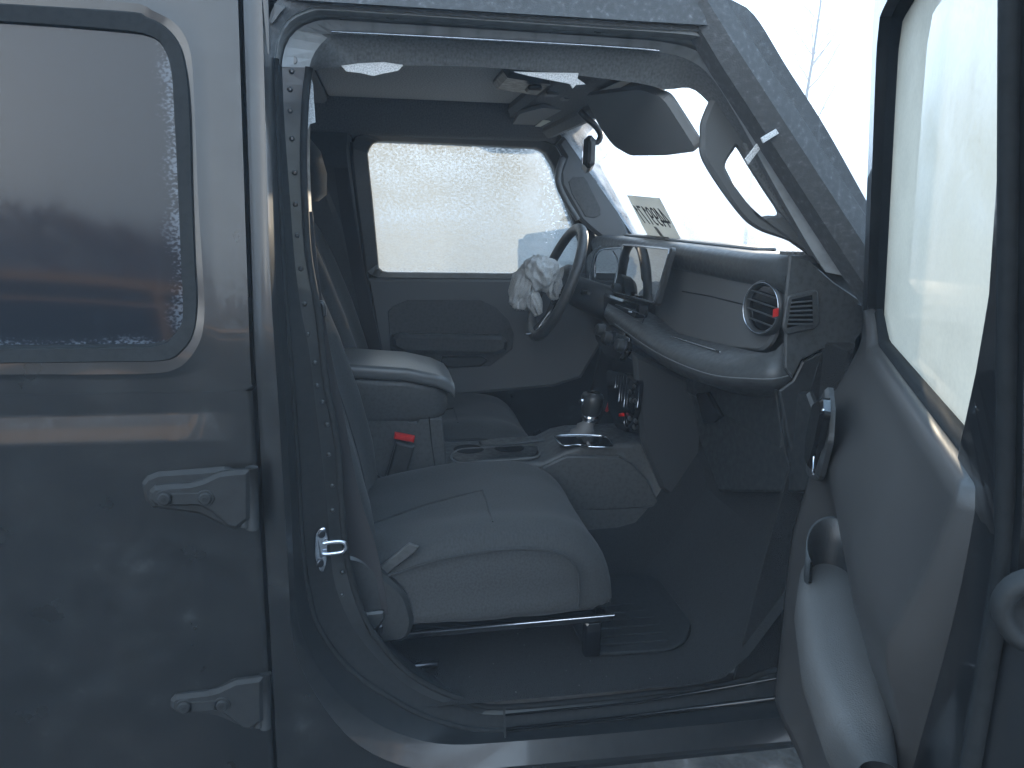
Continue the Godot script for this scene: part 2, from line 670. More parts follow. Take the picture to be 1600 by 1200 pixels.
func surroundings() -> void:
	var st := begin()
	# uneven ground out to the horizon
	var n := 48
	var rng := RandomNumberGenerator.new()
	rng.seed = 5
	var rows := []
	for i in n + 1:
		var row := PackedVector3Array()
		for j in n + 1:
			var u := (i / float(n)) * 2.0 - 1.0
			var v := (j / float(n)) * 2.0 - 1.0
			var x: float = signf(u) * pow(absf(u), 3.0) * 300.0
			var z: float = signf(v) * pow(absf(v), 3.0) * 300.0
			row.append(Vector3(x, rng.randf_range(-0.02, 0.0) - (0.0 if Vector2(x, z).length() < 6.0 else 0.05), z))
		rows.append(row)
	loft(st, rows)
	tag(put(self, "ground", st, M.ground), "grey gravelly ground under and around the car", "", "", "structure")
	# a strip of dry grass and a board fence beyond the yard, seen mirrored in the rear door
	st = begin(false)
	rng.seed = 9
	for k in 9000:
		var q := Vector3(rng.randf_range(-45, 35), 0, rng.randf_range(16.5, 20.0))
		var a := rng.randf() * TAU
		var w := Vector3(cos(a), 0, sin(a)) * 0.06
		var lean := Vector3(rng.randf_range(-0.15, 0.15), rng.randf_range(0.3, 0.75), rng.randf_range(-0.15, 0.15))
		tri(st, q - w, q + w, q + lean)
	tag(put(self, "grass", st, M.dry_grass), "sunlit dry grass along the fence behind the camera", "", "", "stuff")
	var fence := Node3D.new()
	fence.name = "board_fence"
	fence.position = Vector3(-8, 0, 15)
	tag(fence, "dark board fence with pale rails mirrored in the rear window of the car", "fence")
	add_child(fence)
	var board := BoxMesh.new()
	board.size = Vector3(0.27, 1.95, 0.025)
	for k in 110:
		put_mesh(fence, "board", board, M.dark_wood, Vector3(-15 + k * 0.28, 0.98, 0.02 * (k % 2)))
	for k in 9:
		st = begin(false)
		box(st, Vector3(-15 + k * 3.8, 1.0, -0.1), Vector3(0.16, 2.0, 0.1))
		put(fence, "post", st, M.weathered_wood)
	for yy in [[2.06, 0.24], [1.45, 0.12]]:
		st = begin(false)
		box(st, Vector3(0, yy[0], -0.06), Vector3(31, yy[1], 0.06))
		put(fence, "rail", st, M.weathered_wood)
	# the wood behind the fence: one brown mass of bare twigs
	st = begin(false)
	rng.seed = 17
	for k in 26000:
		var x := rng.randf_range(-55, 40)
		var top := 6.2 + 0.9 * sin(x * 0.13) + 0.7 * sin(x * 0.41 + 1.0)
		var h := top * pow(rng.randf(), 0.8)
		var q := Vector3(x, h, rng.randf_range(25, 33))
		var l := rng.randf_range(0.4, 1.2)
		var v := Vector3(rng.randf_range(-0.7, 0.7), rng.randf_range(0.3, 1.0), rng.randf_range(-0.4, 0.4)) * l
		var w := Vector3(0.03 + 0.03 * rng.randf(), 0, 0.02)
		tri(st, q - w, q + w, q + v)
	for k in 160:
		var x := rng.randf_range(-55, 40)
		tube(st, PackedVector3Array([Vector3(x, 0, 26 + rng.randf() * 5), Vector3(x + rng.randf_range(-0.5, 0.5), 5.2, 27 + rng.randf() * 4)]), 0.10, 0.04, 5)
	tag(put(self, "woods", st, M.twigs), "brown leafless wood mirrored in the side of the car", "", "", "stuff")
	add_tree(Vector3(15.0, 0, -25.0), 10.4, 4, "tall bare tree whose faint top shows beside the open door")
	add_tree(Vector3(17.5, 0, -34), 9.0, 8, "bare tree beyond the windshield and the driver's mirror")
	add_tree(Vector3(7.0, 0, -26), 8.5, 12, "bare tree beyond the rimed driver's window")


# ---------- body ----------

func body() -> void:
	# outer panel of the door pillar with the rocker below it
	var st := begin()
	var r1: PackedVector3Array = curve(P([-0.162, 1.713, 0.772, -0.162, 1.656, 0.772, -0.163, 1.611, 0.772, -0.166, 1.467, 0.772, -0.169, 1.292, 0.772, -0.166, 1.084, 0.772, -0.164, 0.858, 0.772, -0.162, 0.697, 0.772, -0.149, 0.643, 0.772, -0.119, 0.573, 0.772, -0.075, 0.503, 0.772, -0.027, 0.459, 0.772, 0.040, 0.426, 0.772, 0.120, 0.410, 0.772, 0.211, 0.412, 0.772, 0.458, 0.409, 0.772, 0.685, 0.408, 0.772, 0.892, 0.407, 0.772, 1.103, 0.406, 0.772]), 72)
	var outline := PackedVector3Array()
	outline.append(Vector3(0.92, 0.40, 0.772))
	outline.append(Vector3(-0.197, 0.40, 0.772))
	outline.append(Vector3(-0.197, 1.19, 0.772))
	outline.append(side(-0.197, 1.72))
	outline.append(side(-0.163, 1.72))
	var pillar := part("door_pillar")
	var rocker_line := r1.duplicate()
	# lower part lies in one plane; the upper strip leans
	var low := PackedVector3Array([Vector3(-0.197, 0.80, 0.772)])
	var left := PackedVector3Array()
	var right := PackedVector3Array()
	for p in curve(r1, 300):
		if p.y < 0.80:
			low.append(Vector3(p.x, p.y, 0.772))
		else:
			left.append(side(-0.197, p.y))
			right.append(side(p.x, p.y))
	left.append(Vector3(-0.197, 0.80, 0.772))
	right.append(low[1])
	low.append(Vector3(low[-1].x, 0.40, 0.772))
	low.append(Vector3(-0.197, 0.40, 0.772))
	var st2 := begin(false)
	slab(st2, low, Vector3(0, 0, -0.03), 0.0015)
	put(pillar, "outer_panel", st2, M.paint)
	var st3 := begin()
	loft(st3, [moved(left, Vector3(0, 0, -0.03)), left])
	loft(st3, [left, right])
	put(pillar, "upper_panel", st3, M.paint)
	# the stepped jamb that runs down the pillar, round the lower corner and along the sill
	var n := 90
	var r2: PackedVector3Array = curve(P([-0.160, 1.615, 0.752, -0.162, 1.469, 0.752, -0.163, 1.290, 0.752, -0.158, 1.078, 0.752, -0.157, 0.849, 0.752, -0.155, 0.733, 0.752, -0.141, 0.672, 0.752, -0.101, 0.588, 0.752, -0.037, 0.519, 0.752, 0.030, 0.477, 0.752, 0.099, 0.455, 0.752, 0.199, 0.449, 0.752, 0.462, 0.446, 0.752, 0.756, 0.447, 0.752, 1.112, 0.449, 0.752]), n)
	var r3: PackedVector3Array = curve(P([-0.156, 1.617, 0.705, -0.159, 1.471, 0.705, -0.158, 1.286, 0.705, -0.152, 1.066, 0.705, -0.148, 0.827, 0.705, -0.140, 0.742, 0.705, -0.127, 0.680, 0.705, -0.081, 0.600, 0.705, -0.014, 0.536, 0.705, 0.079, 0.473, 0.705, 0.206, 0.437, 0.705, 0.478, 0.441, 0.705, 0.780, 0.455, 0.705, 1.148, 0.457, 0.705]), n)
	var r4: PackedVector3Array = curve(P([-0.148, 1.608, 0.690, -0.148, 1.520, 0.690, -0.145, 1.424, 0.690, -0.142, 1.325, 0.690, -0.135, 1.240, 0.690, -0.125, 1.173, 0.690, -0.118, 1.080, 0.690, -0.112, 1.005, 0.690, -0.105, 0.899, 0.690, -0.102, 0.817, 0.690, -0.097, 0.756, 0.690, -0.079, 0.693, 0.690, -0.053, 0.640, 0.690, -0.002, 0.571, 0.690, 0.056, 0.519, 0.690, 0.128, 0.485, 0.690, 0.208, 0.461, 0.690, 0.482, 0.465, 0.690, 0.696, 0.474, 0.690, 0.784, 0.495, 0.690, 1.153, 0.501, 0.690]), n)
	var r5: PackedVector3Array = curve(P([-0.109, 1.611, 0.680, -0.117, 1.560, 0.680, -0.123, 1.474, 0.680, -0.123, 1.396, 0.680, -0.121, 1.325, 0.680, -0.109, 1.232, 0.680, -0.100, 1.113, 0.680, -0.085, 1.009, 0.680, -0.081, 0.894, 0.680, -0.077, 0.811, 0.680, -0.069, 0.762, 0.680, -0.057, 0.711, 0.680, -0.035, 0.652, 0.680, 0.010, 0.583, 0.680, 0.057, 0.538, 0.680, 0.129, 0.496, 0.680, 0.209, 0.470, 0.680, 0.485, 0.472, 0.680, 0.687, 0.480, 0.680, 0.789, 0.503, 0.680, 1.159, 0.509, 0.680]), n)
	var r6: PackedVector3Array = curve(P([-0.110, 1.618, 0.600, -0.115, 1.570, 0.600, -0.120, 1.479, 0.600, -0.120, 1.395, 0.600, -0.118, 1.321, 0.600, -0.106, 1.221, 0.600, -0.095, 1.095, 0.600, -0.080, 0.984, 0.600, -0.074, 0.863, 0.600, -0.070, 0.774, 0.600, -0.061, 0.721, 0.600, -0.051, 0.674, 0.600, -0.028, 0.618, 0.600, 0.017, 0.553, 0.600, 0.067, 0.507, 0.600, 0.137, 0.469, 0.600, 0.222, 0.442, 0.600, 0.513, 0.444, 0.600, 0.727, 0.449, 0.600, 0.836, 0.463, 0.600, 1.228, 0.470, 0.600]), n)
	r1 = resample(r1, n)
	st = begin()
	loft(st, [r1, moved(r1, Vector3(0, 0, 0.0)), r2])
	put(pillar, "rounded_edge", st, M.jamb_paint)
	st = begin()
	loft(st, [r2, r3])
	put(pillar, "jamb", st, M.jamb_paint)
	st = begin()
	loft(st, [r3, r4])
	put(pillar, "jamb_step", st, M.rubber)
	st = begin(false)
	loft(st, [r4, r5])
	put(pillar, "flange", st, M.jamb_paint)
	st = begin()
	loft(st, [r5, r6])
	put(pillar, "pillar_trim", st, M.dark_plastic)
	st = begin()
	tube(st, r5, 0.006, 0.006, 8)
	put(pillar, "weatherstrip", st, M.rubber)
	st = begin()
	tube(st, resample(r3, 120), 0.006, 0.006, 8)
	put(pillar, "door_seal", st, M.rubber)
	# push pins down the flange
	for q in P([-0.134, 1.603, 0.688, -0.138, 1.577, 0.688, -0.139, 1.546, 0.688, -0.138, 1.505, 0.688, -0.136, 1.454, 0.688, -0.137, 1.406, 0.688, -0.136, 1.358, 0.688, -0.133, 1.305, 0.688, -0.129, 1.249, 0.688, -0.126, 1.199, 0.688, -0.116, 1.152, 0.688, -0.114, 1.113, 0.688, -0.106, 1.085, 0.688, -0.100, 1.045, 0.688, -0.099, 0.992, 0.688, -0.095, 0.936, 0.688, -0.096, 0.891, 0.688, -0.083, 0.773, 0.688, -0.085, 0.730, 0.688]):
		st = begin(false)
		disc(st, q, Vector3(0.1, 0, 1), 0.0042, 0.003, 0.001, 12, 0.003)
		put(pillar, "push_pin", st, M.jamb_paint)
	# dark strip behind the rear door shut line, standing in for gap shade
	st = begin(false)
	box(st, Vector3(-0.2, 0.8, 0.73), Vector3(0.05, 0.85, 0.01))
	quad(st, side(-0.225, 1.19, -0.035), side(-0.175, 1.19, -0.035), side(-0.175, 1.74, -0.035), side(-0.225, 1.74, -0.035))
	put(pillar, "gap_shade_strip", st, M.rubber)
	# rest of the body: what closes it off behind, in front and below
	st = begin(false)
	var rear: PackedVector3Array = PackedVector3Array([Vector3(-1.95, 0.5, 0.77), Vector3(-1.06, 0.5, 0.77), Vector3(-1.06, 1.19, 0.77), Vector3(-1.95, 1.19, 0.77)])
	slab(st, rear, Vector3(0, 0, -0.04), 0.01)
	box(st, Vector3(-1.95, 0.85, 0), Vector3(0.06, 0.7, 1.5))
	put(car, "rear_quarter", st, M.paint)
	st = begin(false)
	box(st, Vector3(0.83, 0.8, 0), Vector3(0.05, 0.75, 1.5))
	put(car, "bulkhead", st, M.carpet)
	for s in [-1, 1]:
		st = begin(false)
		slab(st, PackedVector3Array([Vector3(0.68, 0.44, 0.672 * s), Vector3(0.98, 0.44, 0.672 * s), Vector3(0.98, 1.15, 0.672 * s), Vector3(0.80, 1.15, 0.672 * s), Vector3(0.72, 0.7, 0.672 * s)]), Vector3(0, 0, -0.012 * s), 0.005)
		put(car, "footwell_side", st, M.carpet)
	for s in [-1, 1]:
		var arch := PackedVector3Array([Vector3(0.90, 0.5, 0.755 * s), Vector3(0.94, 0.5, 0.755 * s)])
		var lip := PackedVector3Array()
		for k in 17:
			var a := lerpf(PI * 0.97, PI * 0.06, k / 16.0)
			var q := Vector3(1.42 + cos(a) * 0.475, 0.42 + sin(a) * 0.475, 0.755 * s)
			arch.append(q)
			lip.append(q + Vector3(0, 0, 0.05 * s))
		arch.append_array(PackedVector3Array([Vector3(1.93, 0.5, 0.72 * s), Vector3(1.93, 1.12, 0.70 * s), Vector3(0.90, 1.235, 0.755 * s)]))
		st = begin()
		tube(st, lip, 0.045, 0.045, 10)
		put(car, "fender_flare", st, M.dark_plastic)
		st = begin(false)
		slab(st, arch, Vector3(0, 0, -0.03 * s), 0.004)
		put(car, "fender", st, M.paint)
	st = begin(false)
	var hood := []
	for x in [0.86, 1.2, 1.6, 1.9]:
		var row := PackedVector3Array()
		for k in 13:
			var v := k / 6.0 - 1.0
			row.append(Vector3(x, 1.28 - (x - 0.86) * 0.08 - 0.05 * v * v * v * v, 0.76 * v * (1.0 - 0.04 * (x - 0.86))))
		hood.append(row)
	loft(st, hood)
	put(car, "hood", st, M.frosted_paint)
	for spot in [Vector3(1.42, 0.4, 0.7), Vector3(1.42, 0.4, -0.7), Vector3(-1.5, 0.4, 0.7), Vector3(-1.5, 0.4, -0.7)]:
		var w := part("wheel")
		st = begin()
		var loops := []
		for s in [[-0.11, 0.24], [-0.11, 0.36], [-0.08, 0.40], [0.08, 0.40], [0.11, 0.36], [0.11, 0.24]]:
			loops.append(circle(spot + Vector3(0, 0, s[0]), Vector3.BACK, s[1], 36))
		loft(st, loops, true)
		put(w, "tyre", st, M.rubber)
		st = begin(false)
		disc(st, spot - Vector3(0, 0, 0.08), Vector3.BACK, 0.24, 0.16, 0.02, 24)
		put(w, "rim", st, M.dark_steel)


func flank_z(x: float, y: float) -> float:
	# the sculpted skin of the rear door: a swage that runs out towards the pillar
	var z := 0.772
	var out := smoothstep(-0.210, -0.30, x)
	var t := clampf((1.0925 - y) / 0.043, 0.0, 1.0)
	z += 0.0075 * t * out
	z -= 0.02 * pow(clampf((0.75 - y) / 0.4, 0.0, 1.0), 2.0)
	return z


func rear_door() -> void:
	var door := part("rear_door")
	var st := begin()
	var rows := []
	var levels := [1.185, 1.125, 1.11, 1.096, 1.0925, 1.089, 1.07, 1.053, 1.0495, 1.046, 1.03]
	for j in 24:
		levels.append(lerpf(1.0, 0.43, j / 23.0))
	for y in levels.filter(func(v): return v < 1.126):
		var row := PackedVector3Array()
		for i in 45:
			var x := lerpf(-1.05, -0.2045, pow(i / 44.0, 0.6))
			row.append(Vector3(x, y, flank_z(x, y)))
		row.append(Vector3(-0.2035, y, flank_z(-0.204, y) - 0.003))
		row.append(Vector3(-0.2035, y, 0.735))
		rows.append(row)
	loft(st, rows)
	put(door, "door_skin", st, M.paint)
	# window surround
	var bevel: PackedVector3Array = P([-0.522, 1.685, 0.708, -0.355, 1.682, 0.708, -0.321, 1.672, 0.710, -0.291, 1.656, 0.712, -0.274, 1.624, 0.716, -0.270, 1.566, 0.724, -0.270, 1.421, 0.743, -0.268, 1.328, 0.755, -0.267, 1.250, 0.765, -0.275, 1.203, 0.771, -0.298, 1.170, 0.773, -0.317, 1.159, 0.773, -0.340, 1.155, 0.773, -0.425, 1.154, 0.773, -0.554, 1.156, 0.773])
	for q in [[-0.88, 1.155], [-0.93, 1.19], [-0.945, 1.25], [-0.945, 1.6], [-0.93, 1.66], [-0.88, 1.686]]:
		bevel.append(side(q[0], q[1], 0.001))
	var seal: PackedVector3Array = P([-0.522, 1.671, 0.710, -0.355, 1.670, 0.710, -0.338, 1.666, 0.710, -0.310, 1.655, 0.712, -0.290, 1.634, 0.715, -0.280, 1.604, 0.719, -0.276, 1.541, 0.727, -0.277, 1.420, 0.743, -0.277, 1.328, 0.755, -0.277, 1.256, 0.764, -0.286, 1.208, 0.771, -0.309, 1.180, 0.773, -0.323, 1.174, 0.773, -0.347, 1.172, 0.773, -0.423, 1.172, 0.773, -0.552, 1.172, 0.773])
	for q in [[-0.87, 1.172], [-0.915, 1.205], [-0.93, 1.26], [-0.93, 1.59], [-0.915, 1.645], [-0.87, 1.671]]:
		seal.append(side(q[0], q[1], 0.001))
	var glass: PackedVector3Array = P([-0.528, 1.646, 0.703, -0.360, 1.642, 0.704, -0.331, 1.638, 0.704, -0.314, 1.628, 0.705, -0.303, 1.596, 0.710, -0.301, 1.542, 0.717, -0.300, 1.420, 0.733, -0.300, 1.327, 0.745, -0.300, 1.249, 0.755, -0.305, 1.223, 0.759, -0.323, 1.202, 0.761, -0.335, 1.198, 0.762, -0.357, 1.194, 0.762, -0.424, 1.194, 0.763, -0.554, 1.194, 0.762])
	for q in [[-0.86, 1.194], [-0.895, 1.22], [-0.908, 1.27], [-0.908, 1.58], [-0.895, 1.625], [-0.86, 1.646]]:
		glass.append(side(q[0], q[1], -0.009))
	var outer := PackedVector3Array()
	for q in [[-0.70, 1.725], [-0.45, 1.725], [-0.2045, 1.725], [-0.2045, 1.125], [-0.45, 1.125], [-0.75, 1.125], [-1.05, 1.125], [-1.05, 1.725]]:
		outer.append(side(q[0], q[1]))
	var o := resample(outer, 240, true)
	for k in 240:
		o[k] = side(o[k].x, o[k].y)
	var b := resample(curve(bevel, 300, true), 240, true)
	var s1 := resample(curve(seal, 300, true), 240, true)
	var g1 := resample(curve(glass, 300, true), 240, true)
	# line the outer edge up with the opening so that the sheet between them does not shear
	for k in 240:
		var q := o[k]
		var ray := (b[k] - Vector3(-0.60, 1.40, b[k].z))
		ray.z = 0.0
		var t := minf((0.3955 if ray.x > 0.0 else 0.45) / maxf(absf(ray.x), 1e-4), (0.325 if ray.y > 0.0 else 0.275) / maxf(absf(ray.y), 1e-4))
		q = Vector3(-0.60, 1.40, 0.0) + ray * t
		o[k] = side(q.x, q.y)
	st = begin()
	var sheets := []
	for f in 7:
		var line := PackedVector3Array()
		for k in 240:
			var q := o[k].lerp(b[k], f / 6.0)
			line.append(side(q.x, q.y) if f < 6 else b[k])
		sheets.append(line)
	loft(st, sheets, true)
	put(door, "window_surround", st, M.paint)
	st = begin()
	loft(st, [moved(o, Vector3(0, 0, -0.03)), o], true)
	put(door, "door_edge", st, M.paint)
	st = begin()
	loft(st, [b, moved(s1, Vector3(0, 0, -0.002))], true)
	put(door, "window_bevel", st, M.paint)
	st = begin(false)
	var crown1 := PackedVector3Array()
	var crown2 := PackedVector3Array()
	for k in 240:
		crown1.append(s1[k].lerp(g1[k], 0.08) + Vector3(0, 0, 0.002))
		crown2.append(s1[k].lerp(g1[k], 0.92) + Vector3(0, 0, 0.007))
	loft(st, [moved(s1, Vector3(0, 0, -0.002)), crown1, crown2, g1, moved(g1, Vector3(0, 0, -0.026))], true)
	put(door, "window_seal", st, M.rubber)
	# the pane, with a hint of bow
	st = begin()
	var rows2 := []
	for j in 13:
		var v := j / 12.0
		var row := PackedVector3Array()
		for i in 25:
			var u := i / 24.0
			row.append(side(lerpf(-0.95, -0.285, u), lerpf(1.66, 1.185, v), -0.008 - 0.022 * v + 0.003 * sin(u * PI) * sin(v * PI)))
		rows2.append(row)
	for j in 12:
		for i in 24:
			for c in [[0, 0], [0, 1], [1, 1], [0, 0], [1, 1], [1, 0]]:
				st.set_uv(Vector2((i + c[1]) / 24.0, (j + c[0]) / 12.0))
				st.add_vertex(rows2[j + c[0]][i + c[1]])
	put(door, "window", st, M.privacy_pane)
	# hinges
	hinge(door, Vector3.ZERO)
	hinge(door, Vector3(0.0, -0.366, -0.012))


func hinge(door: Node3D, by: Vector3) -> void:
	var h := part("hinge", door)
	var st := begin(false)
	slab(st, moved(P([-0.372, 0.986, 0.774, -0.364, 0.996, 0.774, -0.346, 1.003, 0.774, -0.250, 1.007, 0.774, -0.238, 1.001, 0.774, -0.212, 1.001, 0.774, -0.217, 0.904, 0.774, -0.239, 0.903, 0.774, -0.253, 0.908, 0.774, -0.293, 0.932, 0.774, -0.360, 0.945, 0.774, -0.369, 0.958, 0.774]), by), Vector3(0, 0, 0.014), 0.009)
	put(h, "hinge_plate", st, M.satin_paint)
	st = begin(false)
	slab(st, moved(P([-0.358, 0.977, 0.787, -0.350, 0.985, 0.787, -0.298, 0.987, 0.787, -0.281, 0.991, 0.787, -0.255, 1.003, 0.787, -0.210, 1.006, 0.787, -0.214, 0.925, 0.787, -0.234, 0.910, 0.787, -0.248, 0.913, 0.787, -0.273, 0.940, 0.787, -0.285, 0.949, 0.787, -0.352, 0.954, 0.787, -0.359, 0.963, 0.787]), by), Vector3(0, 0, 0.013), 0.006)
	put(h, "hinge_strap", st, M.satin_paint)
	st = begin()
	tube(st, moved(P([-0.222, 0.952, 0.788, -0.224, 0.910, 0.788]), by), 0.008, 0.008, 14)
	tube(st, moved(P([-0.209, 1.006, 0.785, -0.213, 0.904, 0.785]), by), 0.010, 0.010, 14)
	put(h, "hinge_knuckle", st, M.satin_paint)
	st = begin(false)
	slab(st, moved(P([-0.334, 0.974, 0.800, -0.279, 0.973, 0.800, -0.278, 0.955, 0.800, -0.334, 0.956, 0.800]), by), Vector3(0, 0, 0.002), 0.001)
	put(h, "hinge_rib", st, M.satin_paint)
	for q in moved(P([-0.336, 0.966, 0.800, -0.277, 0.964, 0.800]), by):
		st = begin(false)
		disc(st, q, Vector3.BACK, 0.0135, 0.002, 0.001, 20)
		disc(st, q, Vector3.BACK, 0.0095, 0.006, 0.002, 20)
		put(h, "hinge_bolt", st, M.satin_paint)
		st = begin(false)
		disc(st, q + Vector3(0, 0, 0.0062), Vector3.BACK, 0.004, 0.001, 0.0005, 6)
		put(h, "bolt_socket", st, M.rubber)


# ---------- roof, rail and A-pillar ----------

func roof() -> void:
	var n := 80
	var t1: PackedVector3Array = curve(P([-0.172, 1.614, 0.716, -0.168, 1.643, 0.712, -0.158, 1.681, 0.707, -0.143, 1.704, 0.704, -0.115, 1.720, 0.702, -0.041, 1.719, 0.702, 0.302, 1.729, 0.701, 0.512, 1.746, 0.699, 0.567, 1.738, 0.700, 0.603, 1.716, 0.703, 0.659, 1.641, 0.713, 0.732, 1.547, 0.725, 0.809, 1.434, 0.740, 0.871, 1.344, 0.752]), n)
	var t2: PackedVector3Array = curve(P([-0.158, 1.615, 0.702, -0.154, 1.641, 0.699, -0.145, 1.665, 0.695, -0.127, 1.683, 0.693, -0.103, 1.692, 0.692, -0.061, 1.696, 0.691, 0.326, 1.693, 0.692, 0.443, 1.693, 0.692, 0.531, 1.693, 0.692, 0.575, 1.677, 0.694, 0.634, 1.612, 0.702, 0.706, 1.511, 0.716, 0.781, 1.402, 0.730, 0.833, 1.327, 0.740]), n)
	var t3: PackedVector3Array = curve(P([-0.151, 1.612, 0.669, -0.147, 1.635, 0.666, -0.135, 1.659, 0.663, -0.113, 1.676, 0.661, -0.080, 1.685, 0.660, -0.034, 1.685, 0.660, 0.335, 1.683, 0.660, 0.461, 1.680, 0.661, 0.523, 1.669, 0.662, 0.574, 1.644, 0.665, 0.634, 1.572, 0.675, 0.709, 1.462, 0.689, 0.779, 1.357, 0.703, 0.825, 1.297, 0.711]), n)
	var t4: PackedVector3Array = curve(P([-0.112, 1.615, 0.649, -0.106, 1.633, 0.647, -0.094, 1.651, 0.644, -0.081, 1.663, 0.643, -0.054, 1.669, 0.642, 0.341, 1.670, 0.642, 0.463, 1.668, 0.642, 0.520, 1.656, 0.644, 0.561, 1.627, 0.647, 0.609, 1.562, 0.656, 0.671, 1.465, 0.669, 0.744, 1.356, 0.683, 0.781, 1.306, 0.690]), n)
	var rail := part("roof_rail")
	var st := begin()
	var top := PackedVector3Array()
	for p in t1:
		top.append(Vector3(p.x - 0.02 * (1.0 if p.x > 0.5 else 0.0), p.y + 0.02, p.z - 0.05))
	loft(st, [top, t1, t2])
	put(rail, "outer_rail", st, M.frosted_paint)
	# stepped section: a face that looks up, a drip edge, a fine lip, then the flat the seal sits on
	var steps := [t2]
	for q in [[0.05, -0.005], [0.34, 0.007], [0.42, -0.016], [0.66, -0.018], [0.71, -0.012], [0.77, -0.022]]:
		var line := PackedVector3Array()
		for k in n:
			line.append(t2[k].lerp(t3[k], q[0]) + Vector3(0, 0, q[1]))
		steps.append(line)
	steps.append(t3)
	st = begin(false)
	loft(st, steps)
	put(rail, "rail_channel", st, M.glare_rail_paint)
	st = begin(false)
	loft(st, [t3, t4])
	put(rail, "rail_flange", st, M.glare_rail_paint)
	st = begin()
	tube(st, P([-0.076, 1.670, 0.649, 0.106, 1.671, 0.649, 0.339, 1.671, 0.649, 0.427, 1.670, 0.649, 0.460, 1.669, 0.649]), 0.0024, 0.0024, 8)
	put(rail, "bright_strip", st, M.steel)
	# plug and slot in the rear corner of the frame
	st = begin(false)
	disc(st, (P([-0.135, 1.624, 0.658]))[0], Vector3(0, 0.1, 1), 0.007, 0.002, 0.001, 20)
	put(rail, "plug", st, M.jamb_paint)
	st = begin(false)
	slab(st, P([-0.153, 1.693, 0.704, -0.140, 1.693, 0.704, -0.137, 1.689, 0.704, -0.138, 1.686, 0.705, -0.144, 1.680, 0.706, -0.151, 1.670, 0.707, -0.157, 1.663, 0.708, -0.160, 1.665, 0.708, -0.155, 1.675, 0.706]), Vector3(0, 0, 0.004), 0.001)
	put(rail, "slot_pad", st, M.dark_plastic)
	# inner skin of the rail, above the door opening: the cover the curtain airbag came through
	var t5: PackedVector3Array = curve(P([-0.110, 1.618, 0.600, -0.099, 1.622, 0.600, -0.058, 1.628, 0.600, 0.110, 1.637, 0.600, 0.241, 1.636, 0.600, 0.331, 1.632, 0.600, 0.446, 1.624, 0.600, 0.493, 1.616, 0.600, 0.538, 1.620, 0.600, 0.571, 1.600, 0.600, 0.607, 1.564, 0.600, 0.659, 1.510, 0.600, 0.735, 1.409, 0.600, 0.798, 1.327, 0.600]), n)
	st = begin()
	var mid := PackedVector3Array()
	for k in n:
		mid.append(t4[k].lerp(t5[k], 0.5) + Vector3(0, 0.004, -0.004))
	loft(st, [t4, mid, t5])
	put(rail, "rail_trim", st, M.glare_liner)
	# outer shell
	var shell := part("roof")
	st = begin()
	var rows := []
	for x in [-1.95, -1.2, -0.5, 0.1, 0.42, 0.50, 0.56]:
		var row := PackedVector3Array()
		for k in 17:
			var v := k / 8.0 - 1.0
			var drop: float = 0.035 * pow(absf(v), 6.0) + (0.03 if x > 0.55 else 0.01 if x > 0.45 else 0.0)
			row.append(Vector3(x, 1.795 - drop - 0.012 * v * v, 0.69 * v))
		rows.append(row)
	loft(st, rows)
	put(shell, "roof_skin", st, M.frosted_paint)
	for s in [-1, 1]:
		st = begin(false)
		slab(st, PackedVector3Array([Vector3(-1.95, 1.68, 0.706 * s), Vector3(-0.17, 1.70, 0.704 * s), Vector3(0.52, 1.70, 0.704 * s), Vector3(0.50, 1.765, 0.69 * s), Vector3(-1.95, 1.765, 0.69 * s)]), Vector3(0, 0, -0.02 * s), 0.004)
		put(shell, "roof_side", st, M.frosted_paint)
	# headliner: a pale removable panel framed by darker bows
	st = begin(false)
	box(st, Vector3(0.12, 1.735, 0.0), Vector3(0.56, 0.015, 1.02), Basis.IDENTITY, 0.006)
	put(shell, "headliner_panel", st, M.headliner)
	st = begin(false)
	box(st, Vector3(-1.0, 1.732, 0.0), Vector3(1.62, 0.015, 1.1), Basis.IDENTITY, 0.006)
	box(st, Vector3(-0.19, 1.722, 0.0), Vector3(0.06, 0.03, 1.2), Basis.IDENTITY, 0.01)
	put(shell, "roof_bow", st, M.glare_liner)
	st = begin()
	for s in [-1, 1]:
		var loops := []
		var foot := 1.66 if s > 0 else 1.622
		for x in [-1.9, -1.0, -0.2, 0.3, 0.56]:
			loops.append(rounded(PackedVector3Array([Vector3(x, foot, (0.71 if s < 0 else 0.62) * s), Vector3(x, foot + 0.005, (0.60 if s < 0 else 0.58) * s), Vector3(x, 1.715, 0.50 * s), Vector3(x, 1.755, 0.50 * s), Vector3(x, 1.755, (0.69 if s < 0 else 0.62) * s)]), 0.02, 4))
		st = begin()
		solid(st, loops)
		put(shell, "side_cover", st, M.glare_liner)
	st = begin(false)
	box(st, Vector3(0.47, 1.70, 0.0), Vector3(0.17, 0.05, 1.24), Basis(Vector3.BACK, -0.22), 0.015)
	box(st, Vector3(0.535, 1.665, 0.0), Vector3(0.05, 0.05, 1.2), Basis(Vector3.BACK, 0.9), 0.012)
	put(shell, "header", st, M.glare_liner)


# ---------- driver's side ----------

